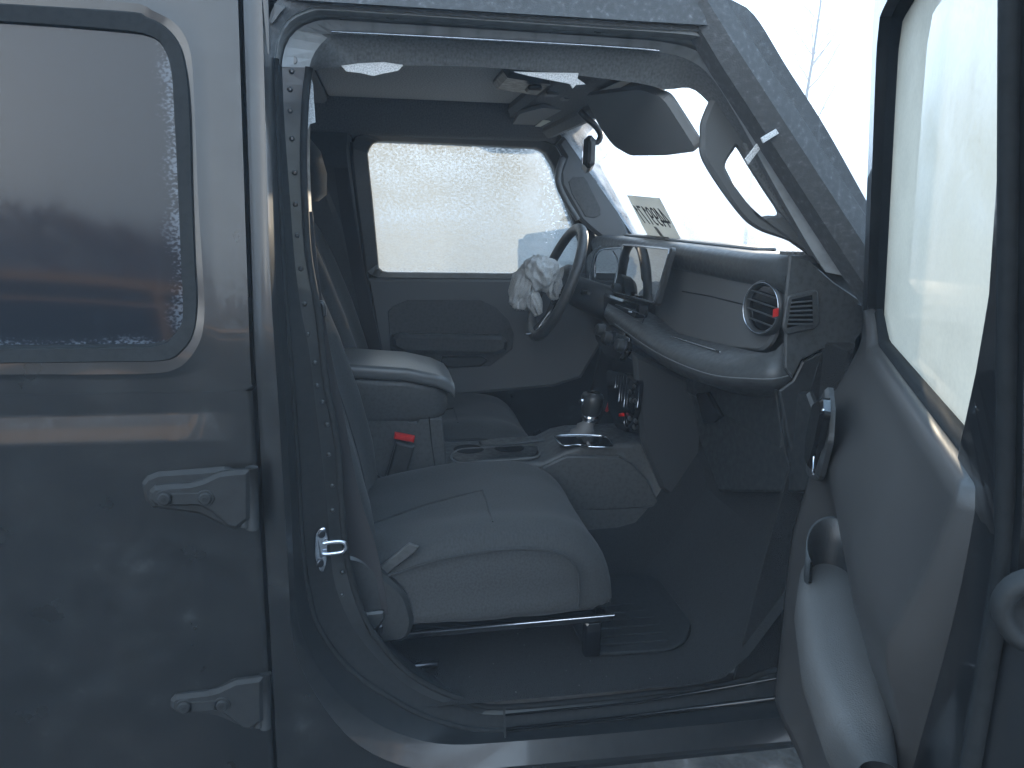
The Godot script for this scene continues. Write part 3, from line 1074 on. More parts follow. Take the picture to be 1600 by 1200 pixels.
func far_side() -> void:
	var door := part("driver_door")
	# outer skin and sill of the far flank
	var st := begin(false)
	slab(st, PackedVector3Array([Vector3(-0.19, 0.45, -0.77), Vector3(0.9, 0.45, -0.77), Vector3(0.9, 1.19, -0.77), Vector3(-0.19, 1.19, -0.77)]), Vector3(0, 0, 0.02), 0.004)
	put(door, "door_skin", st, M.paint)
	var glass: PackedVector3Array = P([-0.047, 1.576, -0.649, -0.036, 1.604, -0.646, -0.011, 1.614, -0.644, 0.211, 1.613, -0.644, 0.504, 1.608, -0.645, 0.531, 1.597, -0.646, 0.560, 1.557, -0.652, 0.593, 1.481, -0.662, 0.632, 1.397, -0.673, 0.665, 1.321, -0.683, 0.698, 1.250, -0.692, 0.688, 1.196, -0.699, 0.417, 1.192, -0.700, -0.002, 1.194, -0.700, -0.019, 1.207, -0.698, -0.032, 1.395, -0.673])
	var frame_out: PackedVector3Array = P([-0.104, 1.588, -0.618, -0.085, 1.623, -0.613, -0.051, 1.633, -0.612, 0.208, 1.636, -0.611, 0.506, 1.636, -0.611, 0.562, 1.618, -0.614, 0.606, 1.549, -0.623, 0.642, 1.471, -0.633, 0.679, 1.398, -0.643, 0.715, 1.334, -0.651, 0.745, 1.252, -0.662, 0.744, 1.176, -0.670, 0.412, 1.174, -0.670, -0.024, 1.176, -0.670, -0.058, 1.189, -0.670, -0.081, 1.394, -0.643])
	st = begin(false)
	frame(st, frame_out, resample(glass, 120, true), Vector3(0, 0, 0.012), 0.004, 120)
	put(door, "window_frame", st, M.dark_plastic)
	st = begin(false)
	var o2 := resample(frame_out, 120, true)
	loft(st, [moved(o2, Vector3(0, 0, -0.085)), moved(resample(glass, 120, true), Vector3(0, 0, -0.035)), resample(glass, 120, true)], true)
	put(door, "outer_frame", st, M.paint)
	# pane with rime on it
	st = begin()
	var x0 := -0.06
	var x1 := 0.74
	for j in 8:
		for i in 12:
			for c in [[0, 0], [0, 1], [1, 1], [0, 0], [1, 1], [1, 0]]:
				var u: float = (i + c[1]) / 12.0
				var v: float = (j + c[0]) / 8.0
				st.set_uv(Vector2(u, v))
				st.add_vertex(far_point(lerpf(x0, x1, u), lerpf(1.64, 1.17, v), 0.052))
	put(door, "window", st, M.rime_pane)
	st = begin()
	tube(st, P([-0.011, 1.190, -0.694, 0.215, 1.189, -0.694, 0.416, 1.188, -0.694, 0.691, 1.189, -0.694]), 0.004, 0.004, 8)
	put(door, "belt_seal", st, M.rubber)
	# inner panel
	st = begin(false)
	slab(st, P([-0.062, 1.177, -0.690, 0.215, 1.178, -0.690, 0.737, 1.179, -0.690, 0.782, 0.981, -0.690, 0.693, 0.821, -0.690, 0.587, 0.790, -0.690, 0.215, 0.764, -0.690, -0.001, 0.773, -0.690, -0.032, 0.986, -0.690]), Vector3(0, 0, 0.035), 0.012)
	put(door, "inner_panel", st, M.pale_plastic)
	st = begin(false)
	slab(st, P([0.008, 1.064, -0.654, 0.026, 1.083, -0.654, 0.073, 1.103, -0.654, 0.322, 1.105, -0.654, 0.378, 1.079, -0.654, 0.423, 1.034, -0.654, 0.443, 0.984, -0.654, 0.437, 0.932, -0.654, 0.358, 0.871, -0.654, 0.212, 0.864, -0.654, 0.079, 0.880, -0.654, 0.015, 0.930, -0.654]), Vector3(0, 0, 0.003), 0.002)
	put(door, "recess_panel", st, M.plastic)
	st = begin(false)
	slab(st, P([0.020, 0.985, -0.655, 0.042, 0.993, -0.655, 0.395, 0.984, -0.655, 0.414, 0.966, -0.655, 0.410, 0.932, -0.655, 0.369, 0.919, -0.655, 0.058, 0.929, -0.655, 0.024, 0.947, -0.655]), Vector3(0, 0, 0.05), 0.012)
	put(door, "armrest", st, M.plastic)
	st = begin(false)
	slab(st, P([0.190, 0.910, -0.652, 0.328, 0.909, -0.652, 0.351, 0.895, -0.652, 0.324, 0.872, -0.652, 0.212, 0.869, -0.652, 0.185, 0.888, -0.652]), Vector3(0, 0, 0.012), 0.004)
	put(door, "map_pocket", st, M.dark_plastic)
	# pillar behind the door, with the driver's belt
	var pillar := part("driver_side_pillar")
	st = begin(false)
	slab(st, P([-0.252, 1.646, -0.630, -0.095, 1.645, -0.630, -0.101, 1.574, -0.639, -0.078, 1.394, -0.663, -0.050, 1.162, -0.690, -0.024, 0.964, -0.690, -0.001, 0.768, -0.690, -0.187, 0.717, -0.690, -0.253, 1.246, -0.683]), Vector3(0, 0, 0.035), 0.012)
	put(pillar, "pillar_trim", st, M.dark_plastic)
	st = begin()
	tube(st, P([-0.096, 1.605, -0.590, -0.096, 1.552, -0.597, -0.081, 1.384, -0.619, -0.058, 1.166, -0.645, -0.046, 1.102, -0.645, -0.040, 0.993, -0.645, -0.025, 0.905, -0.645]), 0.0055, 0.0055, 8)
	put(pillar, "weatherstrip", st, M.rubber)
	st = begin()
	strap(st, P([-0.130, 1.527, -0.600, -0.111, 1.354, -0.600, -0.081, 1.170, -0.600, -0.040, 0.957, -0.600, -0.001, 0.794, -0.600]), same(Vector3(0.022, 0, 0.006), 5), 0.002)
	put(pillar, "belt_webbing", st, M.webbing)
	# far shell behind the driver
	for s in [-1, 1]:
		st = begin(false)
		if s < 0:
			slab(st, PackedVector3Array([Vector3(-1.95, 0.45, -0.77), Vector3(-0.2, 0.45, -0.77), Vector3(-0.2, 1.19, -0.77), Vector3(-1.95, 1.19, -0.77)]), Vector3(0, 0, 0.03), 0.004)
			slab(st, PackedVector3Array([far_point(-0.25, 1.19), far_point(-0.05, 1.19), far_point(-0.07, 1.7), far_point(-0.25, 1.7)]), Vector3(0, 0, 0.03), 0.004)
			put(car, "far_flank", st, M.paint)
			st = begin(false)
		for x in [-1.95, -1.10]:
			var a := side(x, 1.19)
			var b := side(x, 1.7)
			slab(st, PackedVector3Array([Vector3(x, 1.19, a.z * s), Vector3(x + 0.14, 1.19, a.z * s), Vector3(x + 0.14, 1.7, b.z * s), Vector3(x, 1.7, b.z * s)]), Vector3(0, 0, -0.03 * s), 0.004)
			put(car, "rear_body_post", st, M.paint)
			st = begin(false)

	for q in [[-0.96, -0.25, -1], [-1.81, -1.1, -1], [-1.81, -1.1, 1]]:
		st = begin()
		for c in [[0, 0], [0, 1], [1, 1], [0, 0], [1, 1], [1, 0]]:
			st.set_uv(Vector2(c[1], c[0]))
			var p := side(lerpf(q[0], q[1], c[1]), lerpf(1.7, 1.19, c[0]), -0.015)
			st.add_vertex(Vector3(p.x, p.y, p.z * q[2]))
		put(car, "rear_side_window", st, M.windshield_pane if q[2] < 0 else M.privacy_pane)
	st = begin()
	for c in [[0, 0], [0, 1], [1, 1], [0, 0], [1, 1], [1, 0]]:
		st.set_uv(Vector2(c[1], c[0]))
		st.add_vertex(Vector3(-1.95, lerpf(1.7, 1.19, c[0]), lerpf(-0.72, 0.72, c[1])))
	put(car, "tailgate_window", st, M.privacy_pane)
	# exterior mirror of the driver
	var mirror := part("driver_mirror")
	var at: Vector3 = (P([0.705, 1.294, -0.930]))[0]
	var turn := Basis(Vector3.UP, 0.55)
	st = begin(false)
	box(st, at + turn * Vector3(0.045, 0, 0), Vector3(0.09, 0.19, 0.22), turn, 0.03)
	put(mirror, "mirror_housing", st, M.dark_plastic)
	st = begin(false)
	box(st, at - turn * Vector3(0.003, 0, 0), Vector3(0.006, 0.15, 0.18), turn, 0.002)
	put(mirror, "mirror_glass", st, M.mirror)
	st = begin(false)
	box(st, at + Vector3(0.03, -0.09, 0.09), Vector3(0.05, 0.05, 0.16), Basis.IDENTITY, 0.01)
	put(mirror, "mirror_arm", st, M.dark_plastic)


func windshield() -> void:
	var ws := part("windshield_frame")
	# far pillar trim
	var st := begin(false)
	slab(st, P([0.568, 1.622, -0.640, 0.596, 1.582, -0.640, 0.580, 1.536, -0.640, 0.585, 1.491, -0.640, 0.659, 1.376, -0.640, 0.705, 1.340, -0.640, 0.752, 1.306, -0.640, 0.844, 1.307, -0.640, 0.780, 1.436, -0.640, 0.700, 1.567, -0.640, 0.667, 1.658, -0.640, 0.614, 1.677, -0.640]), Vector3(0, 0, 0.03), 0.01)
	put(ws, "driver_pillar_trim", st, M.pale_plastic)
	st = begin(false)
	slab(st, P([0.609, 1.503, -0.611, 0.624, 1.518, -0.611, 0.661, 1.521, -0.611, 0.675, 1.504, -0.611, 0.723, 1.418, -0.611, 0.724, 1.397, -0.611, 0.704, 1.386, -0.611, 0.671, 1.391, -0.611, 0.621, 1.466, -0.611]), Vector3(0, 0, 0.003), 0.002)
	put(ws, "pillar_inset", st, M.plastic)
	st = begin()
	tube(st, curve(P([0.588, 1.580, -0.605, 0.574, 1.539, -0.605, 0.575, 1.494, -0.605, 0.603, 1.440, -0.605, 0.645, 1.380, -0.605]), 20), 0.011, 0.009, 10)
	put(ws, "driver_grab_rib", st, M.pale_plastic)
	st = begin(false)
	slab(st, P([0.697, 1.566, -0.630, 0.718, 1.560, -0.630, 0.875, 1.317, -0.630, 0.841, 1.312, -0.630, 0.777, 1.436, -0.630]), Vector3(0, 0, 0.012), 0.004)
	put(ws, "driver_pillar_edge", st, M.dark_plastic)
	for s in [-1, 1]:
		st = begin(false)
		tube(st, PackedVector3Array([Vector3(0.90, 1.24, 0.735 * s), Vector3(0.575, 1.66, 0.68 * s), Vector3(0.52, 1.74, 0.665 * s)]), 0.045, 0.04, 8)
		put(ws, "outer_pillar", st, M.frosted_paint)
	st = begin(false)
	box(st, Vector3(0.545, 1.69, 0.0), Vector3(0.07, 0.07, 1.3), Basis(Vector3.BACK, 0.9), 0.015)
	put(ws, "windshield_header", st, M.paint)
	# near pillar: trim with the grab handle grown out of it
	st = begin(false)
	var outer: PackedVector3Array = P([0.563, 1.570, 0.600, 0.562, 1.540, 0.600, 0.570, 1.497, 0.600, 0.639, 1.414, 0.600, 0.686, 1.378, 0.600, 0.761, 1.353, 0.600, 0.835, 1.308, 0.600, 0.890, 1.291, 0.600, 0.836, 1.366, 0.600, 0.755, 1.467, 0.600, 0.679, 1.558, 0.600, 0.628, 1.611, 0.600, 0.588, 1.618, 0.600])
	var hole: PackedVector3Array = P([0.625, 1.516, 0.600, 0.612, 1.493, 0.600, 0.619, 1.475, 0.600, 0.665, 1.412, 0.600, 0.685, 1.401, 0.600, 0.702, 1.403, 0.600, 0.724, 1.408, 0.600, 0.690, 1.451, 0.600, 0.656, 1.493, 0.600, 0.633, 1.522, 0.600])
	frame(st, curve(outer, 130, true), curve(hole, 130, true), Vector3(0, 0, 0.014), 0.007, 130)
	put(ws, "grab_handle", st, M.pale_plastic)  # paler plastic puts the veil of glare into the handle colour
	st = begin(false)
	slab(st, P([0.680, 1.551, 0.615, 0.733, 1.489, 0.615, 0.816, 1.387, 0.615, 0.880, 1.301, 0.615, 0.840, 1.301, 0.615, 0.722, 1.408, 0.615, 0.651, 1.491, 0.615, 0.638, 1.527, 0.615, 0.660, 1.550, 0.615]), Vector3(0, 0, 0.010), 0.004)
	put(ws, "pillar_trim", st, M.glare_liner)
	st = begin(false)
	slab(st, P([0.609, 1.496, 0.688, 0.637, 1.533, 0.688, 0.643, 1.524, 0.688, 0.616, 1.487, 0.688]), Vector3(0, 0, 0.003), 0.0005)
	slab(st, P([0.614, 1.527, 0.730, 0.639, 1.542, 0.730, 0.645, 1.535, 0.730, 0.619, 1.519, 0.730]), Vector3(0, 0, 0.003), 0.0005)
	put(ws, "white_tape", st, M.white_cloth)
	# the screen itself
	st = begin()
	for j in 6:
		for i in 12:
			for c in [[0, 0], [0, 1], [1, 1], [0, 0], [1, 1], [1, 0]]:
				var u: float = (i + c[1]) / 12.0
				var v: float = (j + c[0]) / 6.0
				var y := lerpf(1.68, 1.27, v)
				st.set_uv(Vector2(u * 2.0, v))
				st.add_vertex(Vector3(0.845 - 0.806 * (y - 1.33), y, lerpf(-0.66, 0.66, u)))
	put(car, "windshield", st, M.windshield_pane)
	# sun visors
	var v1 := part("sun_visor")
	st = begin(false)
	slab(st, rounded(P([0.450, 1.659, 0.186, 0.475, 1.628, 0.511, 0.494, 1.604, 0.586, 0.566, 1.515, 0.584, 0.564, 1.518, 0.427, 0.553, 1.530, 0.227, 0.533, 1.556, 0.156, 0.501, 1.595, 0.152]), 0.02, 4), Vector3(0.016, 0.013, 0), 0.006)
	put(v1, "visor_panel", st, M.glare_visor_cloth)
	st = begin(false)
	slab(st, P([0.477, 1.668, 0.199, 0.485, 1.668, 0.360, 0.558, 1.668, 0.332, 0.566, 1.668, 0.166]), Vector3(0, -0.002, 0), 0.0005)
	put(v1, "warning_label", st, M.label_paper)
	tag(v1, "dark visor turned down in front of the passenger")
	st = begin(false)
	tube(st, P([0.559, 1.648, 0.300, 0.596, 1.650, 0.300, 0.604, 1.655, 0.300]), 0.006, 0.006, 8)
	put(v1, "visor_clip", st, M.pale_plastic)
	var v2 := part("sun_visor")
	st = begin(false)
	slab(st, rounded(P([0.411, 1.672, -0.584, 0.384, 1.672, -0.285, 0.423, 1.672, -0.131, 0.586, 1.672, -0.249, 0.672, 1.672, -0.531, 0.757, 1.672, -1.075, 0.616, 1.672, -1.073, 0.511, 1.672, -0.976]), 0.03, 4), Vector3(0, 0.014, 0), 0.005)
	put(v2, "visor_panel", st, M.glare_visor_cloth)
	st = begin(false)
	slab(st, P([0.489, 1.670, -0.678, 0.471, 1.670, -0.381, 0.550, 1.670, -0.423, 0.591, 1.670, -0.752]), Vector3(0, -0.002, 0), 0.0005)
	put(v2, "warning_label", st, M.label_pale)
	st = begin(false)
	slab(st, P([0.594, 1.671, -0.756, 0.553, 1.671, -0.427, 0.630, 1.671, -0.492, 0.670, 1.671, -0.823]), Vector3(0, -0.0015, 0), 0.0005)
	put(v2, "warning_label", st, M.label_paper)
	# console over the mirror
	var oc := part("overhead_console")
	st = begin(false)
	box(st, Vector3(0.40, 1.715, 0.0), Vector3(0.24, 0.04, 0.2), Basis(Vector3.BACK, -0.1), 0.012)
	put(oc, "console_cover", st, M.dark_plastic)
	for k in 3:
		st = begin(false)
		box(st, Vector3(0.36 + 0.05 * k, 1.690 - 0.004 * k, 0.05 - 0.03 * k), Vector3(0.035, 0.012, 0.045), Basis.IDENTITY, 0.004)
		put(oc, "map_lamp", st, M.pale_plastic)
	st = begin()
	tube(st, curve(P([0.487, 1.652, 0.000, 0.509, 1.632, 0.000, 0.529, 1.617, 0.000, 0.544, 1.596, -0.000, 0.538, 1.578, 0.000, 0.523, 1.577, 0.000]), 18), 0.009, 0.007, 10)
	put(oc, "mirror_stalk", st, M.dark_plastic)
	var rm := part("inside_mirror")
	st = begin(false)
	box(st, Vector3(0.515, 1.545, 0.0), Vector3(0.028, 0.075, 0.24), Basis(Vector3.UP, -0.24), 0.01)
	put(rm, "mirror_case", st, M.dark_plastic)
	st = begin(false)
	box(st, Vector3(0.515, 1.545, 0.0) + Basis(Vector3.UP, -0.24) * Vector3(-0.0155, 0, 0), Vector3(0.003, 0.062, 0.22), Basis(Vector3.UP, -0.24), 0.001)
	put(rm, "mirror_glass", st, M.mirror)


# ---------- seats ----------

func seat(called: String, zc: float, label: String) -> Node3D:
	var s := part(called)
	tag(s, label)
	# cushion: sections across, from the back edge to the rounded front
	var loops := []
	for q in [[-0.12, 0.735, 0.235], [-0.06, 0.760, 0.245], [0.04, 0.783, 0.25], [0.14, 0.797, 0.252], [0.24, 0.803, 0.252], [0.31, 0.800, 0.250], [0.36, 0.788, 0.246], [0.40, 0.765, 0.238], [0.428, 0.732, 0.226], [0.442, 0.700, 0.217], [0.444, 0.660, 0.214], [0.434, 0.632, 0.210]]:
		var x: float = q[0]
		var t: float = q[1]
		var w: float = q[2]
		var low := 0.625
		var h := t - low
		var l := PackedVector3Array()
		for p in [[-1.0, 0.0], [-1.02, 0.3], [-1.01, 0.56], [-0.965, 0.77], [-0.87, 0.925], [-0.74, 0.985], [-0.60, 0.975], [-0.4, 0.945], [0.0, 0.94], [0.4, 0.945], [0.60, 0.975], [0.74, 0.985], [0.87, 0.925], [0.965, 0.77], [1.01, 0.56], [1.02, 0.3], [1.0, 0.0], [0.4, -0.02], [-0.4, -0.02]]:
			l.append(Vector3(x, low + p[1] * h, zc + p[0] * w))
		loops.append(curve(l, 72, true))
	# denser along the seat as well
	var fine := []
	for k in loops[0].size():
		var line := PackedVector3Array()
		for l in loops:
			line.append(l[k])
		fine.append(curve(line, 40))
	var st := begin()
	var sections := []
	# the foam has settled a little unevenly
	var sag := noise(7.0, 3, FastNoiseLite.TYPE_SIMPLEX_SMOOTH, 141)
	for j in 40:
		var l := PackedVector3Array()
		for k in fine.size():
			var p: Vector3 = fine[k][j]
			l.append(p + Vector3(0, 0.0035 * sag.get_noise_3d(p.x, p.y, p.z + zc), 0.002 * sag.get_noise_3d(p.z, p.x, p.y)))
		sections.append(l)
	loft(st, sections, true)
	cap(st, sections[0])
	cap(st, sections[-1], true)
	var cushion := put(s, "seat_cushion", st, M.seat_cloth)
	# piping and seams
	for side_sign in [-1.0, 1.0]:
		var line := PackedVector3Array()
		for q in [[-0.06, 0.712], [0.05, 0.748], [0.15, 0.766], [0.25, 0.770], [0.325, 0.757], [0.358, 0.730], [0.366, 0.69], [0.366, 0.642]]:
			line.append(Vector3(q[0], q[1], zc + side_sign * (0.2585 - 0.12 * maxf(0.0, q[1] - 0.735))))
		st = begin()
		tube(st, curve(line, 30), 0.0028, 0.0028, 6)
		put(cushion, "seam", st, M.dark_cloth)
	for run in [[[0.207, -0.01, 0.7925], [0.207, 0.06, 0.7925], [0.205, 0.12, 0.7935], [0.203, 0.185, 0.799]], [[0.207, -0.01, 0.7925], [0.12, 0.018, 0.786], [0.04, 0.045, 0.7745], [-0.05, 0.075, 0.755]]]:
		var line := PackedVector3Array()
		for q in run:
			line.append(Vector3(q[0], q[2], zc + q[1]))
		st = begin()
		tube(st, curve(line, 24), 0.0026, 0.0026, 6)
		put(cushion, "seam", st, M.dark_cloth)
	# backrest
	loops = []
	for q in [[0.0, 0.20, 0.10], [0.08, 0.235, 0.13], [0.2, 0.245, 0.14], [0.34, 0.245, 0.135], [0.48, 0.235, 0.12], [0.57, 0.21, 0.10], [0.62, 0.17, 0.07], [0.635, 0.12, 0.04]]:
		var along: float = q[0]
		var c := Vector3(-0.075 - 0.23 * along - 0.12 * along * along, 0.76 + along * 0.98, zc)
		var fwd := Vector3(0.96, 0.28, 0)
		var l := PackedVector3Array()
		for p in [[-1.0, -0.9], [-1.06, -0.2], [-1.02, 0.25], [-0.88, 0.42], [-0.72, 0.36], [-0.5, 0.16], [0.0, 0.1], [0.5, 0.16], [0.72, 0.36], [0.88, 0.42], [1.02, 0.25], [1.06, -0.2], [1.0, -0.9], [0.4, -1.05], [-0.4, -1.05]]:
			l.append(c + fwd * (p[1] * q[2] * 0.8 + 0.018) + Vector3(0, 0, p[0] * q[1]))
		loops.append(curve(l, 60, true))
	st = begin()
	solid(st, loops)
	var back := put(s, "backrest", st, M.seat_cloth)
	for side_sign in [-1.0, 1.0]:
		var line := PackedVector3Array()
		for l in loops.slice(0, 7):
			line.append(l[int(60 * (0.24 if side_sign < 0 else 0.60))])
		st = begin()
		tube(st, curve(line, 30), 0.0025, 0.0025, 6)
		put(back, "seam", st, M.dark_cloth)
	# headrest
	loops = []
	for q in [[1.42, 0.07, 0.03], [1.44, 0.115, 0.05], [1.50, 0.13, 0.058], [1.56, 0.12, 0.052], [1.60, 0.085, 0.03]]:
		var l := PackedVector3Array()
		for k in 24:
			var a := TAU * k / 24.0
			l.append(Vector3(-0.235 - (q[0] - 1.5) * 0.12 + cos(a) * q[2] * 1.3, q[0], zc + signf(sin(a)) * pow(absf(sin(a)), 0.7) * q[1]))
		loops.append(l)
	st = begin()
	solid(st, loops)
	put(s, "head_restraint", st, M.seat_cloth)
	for k in [-0.06, 0.06]:
		st = begin()
		tube(st, PackedVector3Array([Vector3(-0.25, 1.34, zc + k), Vector3(-0.235, 1.45, zc + k)]), 0.006, 0.006, 8)
		put(s, "headrest_post", st, M.dark_steel)
	# shield at the hinge and the frame below
	for side_sign in [-1.0, 1.0]:
		st = begin(false)
		var pts := PackedVector3Array()
		for q in [[-0.11, 0.60], [0.03, 0.60], [0.045, 0.64], [0.03, 0.70], [-0.015, 0.745], [-0.05, 0.78], [-0.11, 0.79], [-0.15, 0.72]]:
			pts.append(Vector3(q[0], q[1], zc + side_sign * 0.245))
		slab(st, rounded(pts, 0.02, 4), Vector3(0, 0, side_sign * 0.028), 0.008)
		put(s, "hinge_shield", st, M.dark_plastic)
	st = begin(false)
	box(st, Vector3(0.19, 0.612, zc), Vector3(0.46, 0.03, 0.40), Basis.IDENTITY, 0.006)
	put(s, "seat_pan", st, M.dark_plastic)
	for k in [-0.21, 0.21]:
		st = begin(false)
		box(st, Vector3(0.20, 0.588, zc + k), Vector3(0.50, 0.018, 0.03), Basis(Vector3.BACK, 0.02), 0.004)
		put(s, "seat_rail", st, M.gloss_black)
		st = begin()
		tube(st, PackedVector3Array([Vector3(0.03, 0.592, zc + k + 0.018 * signf(k)), Vector3(0.45, 0.602, zc + k + 0.018 * signf(k))]), 0.003, 0.003, 8)
		put(s, "rail_edge", st, M.steel)
		for x in [-0.02, 0.41]:
			st = begin(false)
			box(st, Vector3(x, 0.545, zc + k), Vector3(0.035, 0.08, 0.025), Basis.IDENTITY, 0.004)
			put(s, "rail_foot", st, M.gloss_black)
	return s


func seats() -> void:
	seat("passenger_seat", 0.37, "front passenger seat in charcoal cloth facing the open door")
	seat("driver_seat", -0.37, "driver's seat in charcoal cloth beyond the armrest")
	# rear bench closes the view behind the front seats
	var st := begin(false)
	box(st, Vector3(-0.80, 0.78, 0), Vector3(0.5, 0.16, 1.24), Basis.IDENTITY, 0.05)
	put(part("rear_bench"), "bench_cushion", st, M.dark_cloth)
	st = begin(false)
	box(st, Vector3(-1.12, 1.10, 0), Vector3(0.14, 0.62, 1.24), Basis(Vector3.BACK, 0.25), 0.05)
	put(car.get_node("rear_bench"), "bench_back", st, M.dark_cloth)
	# flap of trim that lies on the bolster of the passenger seat
	st = begin(false)
	slab(st, P([-0.018, 0.747, 0.615, 0.037, 0.792, 0.615, 0.055, 0.784, 0.615, 0.049, 0.774, 0.615, -0.009, 0.729, 0.615]), Vector3(0, 0, 0.006), 0.002)
	put(car.get_node("passenger_seat"), "side_flap", st, M.plastic)
	# the passenger's belt: webbing down the pillar to its anchor
	var belt := part("seat_belt")
	st = begin()
	var path: PackedVector3Array = P([-0.142, 1.395, 0.640, -0.135, 1.280, 0.640, -0.122, 1.172, 0.640, -0.103, 1.059, 0.640, -0.079, 0.904, 0.640, -0.052, 0.803, 0.640, -0.037, 0.714, 0.640, -0.031, 0.661, 0.640])
	strap(st, curve(path, 30), same(Vector3(0.027, 0.0, 0.004), 30), 0.0016)
	put(belt, "webbing", st, M.webbing)
	st = begin(false)
	slab(st, rounded(P([-0.059, 0.671, 0.642, -0.010, 0.674, 0.642, -0.011, 0.655, 0.642, -0.024, 0.638, 0.642, -0.042, 0.640, 0.642, -0.056, 0.651, 0.642]), 0.008, 4), Vector3(0, 0, 0.012), 0.004)
	put(belt, "anchor_cover", st, M.dark_plastic)
	st = begin(false)
	slab(st, rounded(P([-0.043, 0.641, 0.640, -0.013, 0.642, 0.640, -0.017, 0.621, 0.640, -0.028, 0.604, 0.640, -0.035, 0.606, 0.640, -0.040, 0.622, 0.640]), 0.006, 4), Vector3(0, 0, 0.008), 0.003)
	put(belt, "anchor", st, M.dark_steel)
	st = begin()
	tube(st, P([-0.027, 0.605, 0.640, -0.027, 0.581, 0.640, -0.026, 0.551, 0.640]), 0.004, 0.003, 8)
	put(belt, "anchor_cable", st, M.rubber)
	st = begin(false)
	slab(st, rounded(P([-0.113, 1.251, 0.660, -0.101, 1.252, 0.660, -0.097, 1.242, 0.660, -0.097, 1.225, 0.660, -0.108, 1.222, 0.660, -0.113, 1.218, 0.660]), 0.004, 3), Vector3(0, 0, 0.012), 0.004)
	put(belt, "belt_stop", st, M.dark_plastic)
	# buckle beside the console
	var b := part("belt_buckle")
	st = begin(false)
	slab(st, P([0.021, 0.846, 0.130, 0.066, 0.834, 0.130, 0.043, 0.755, 0.130, -0.011, 0.727, 0.130, -0.006, 0.752, 0.130]), Vector3(0, 0, 0.022), 0.005)
	put(b, "buckle_body", st, M.dark_plastic)
	st = begin(false)
	slab(st, P([0.018, 0.869, 0.133, 0.066, 0.858, 0.133, 0.063, 0.844, 0.133, 0.015, 0.855, 0.133]), Vector3(0, 0, 0.018), 0.003)
	put(b, "release_button", st, M.red_plastic)


# ---------- console, dash, wheel ----------

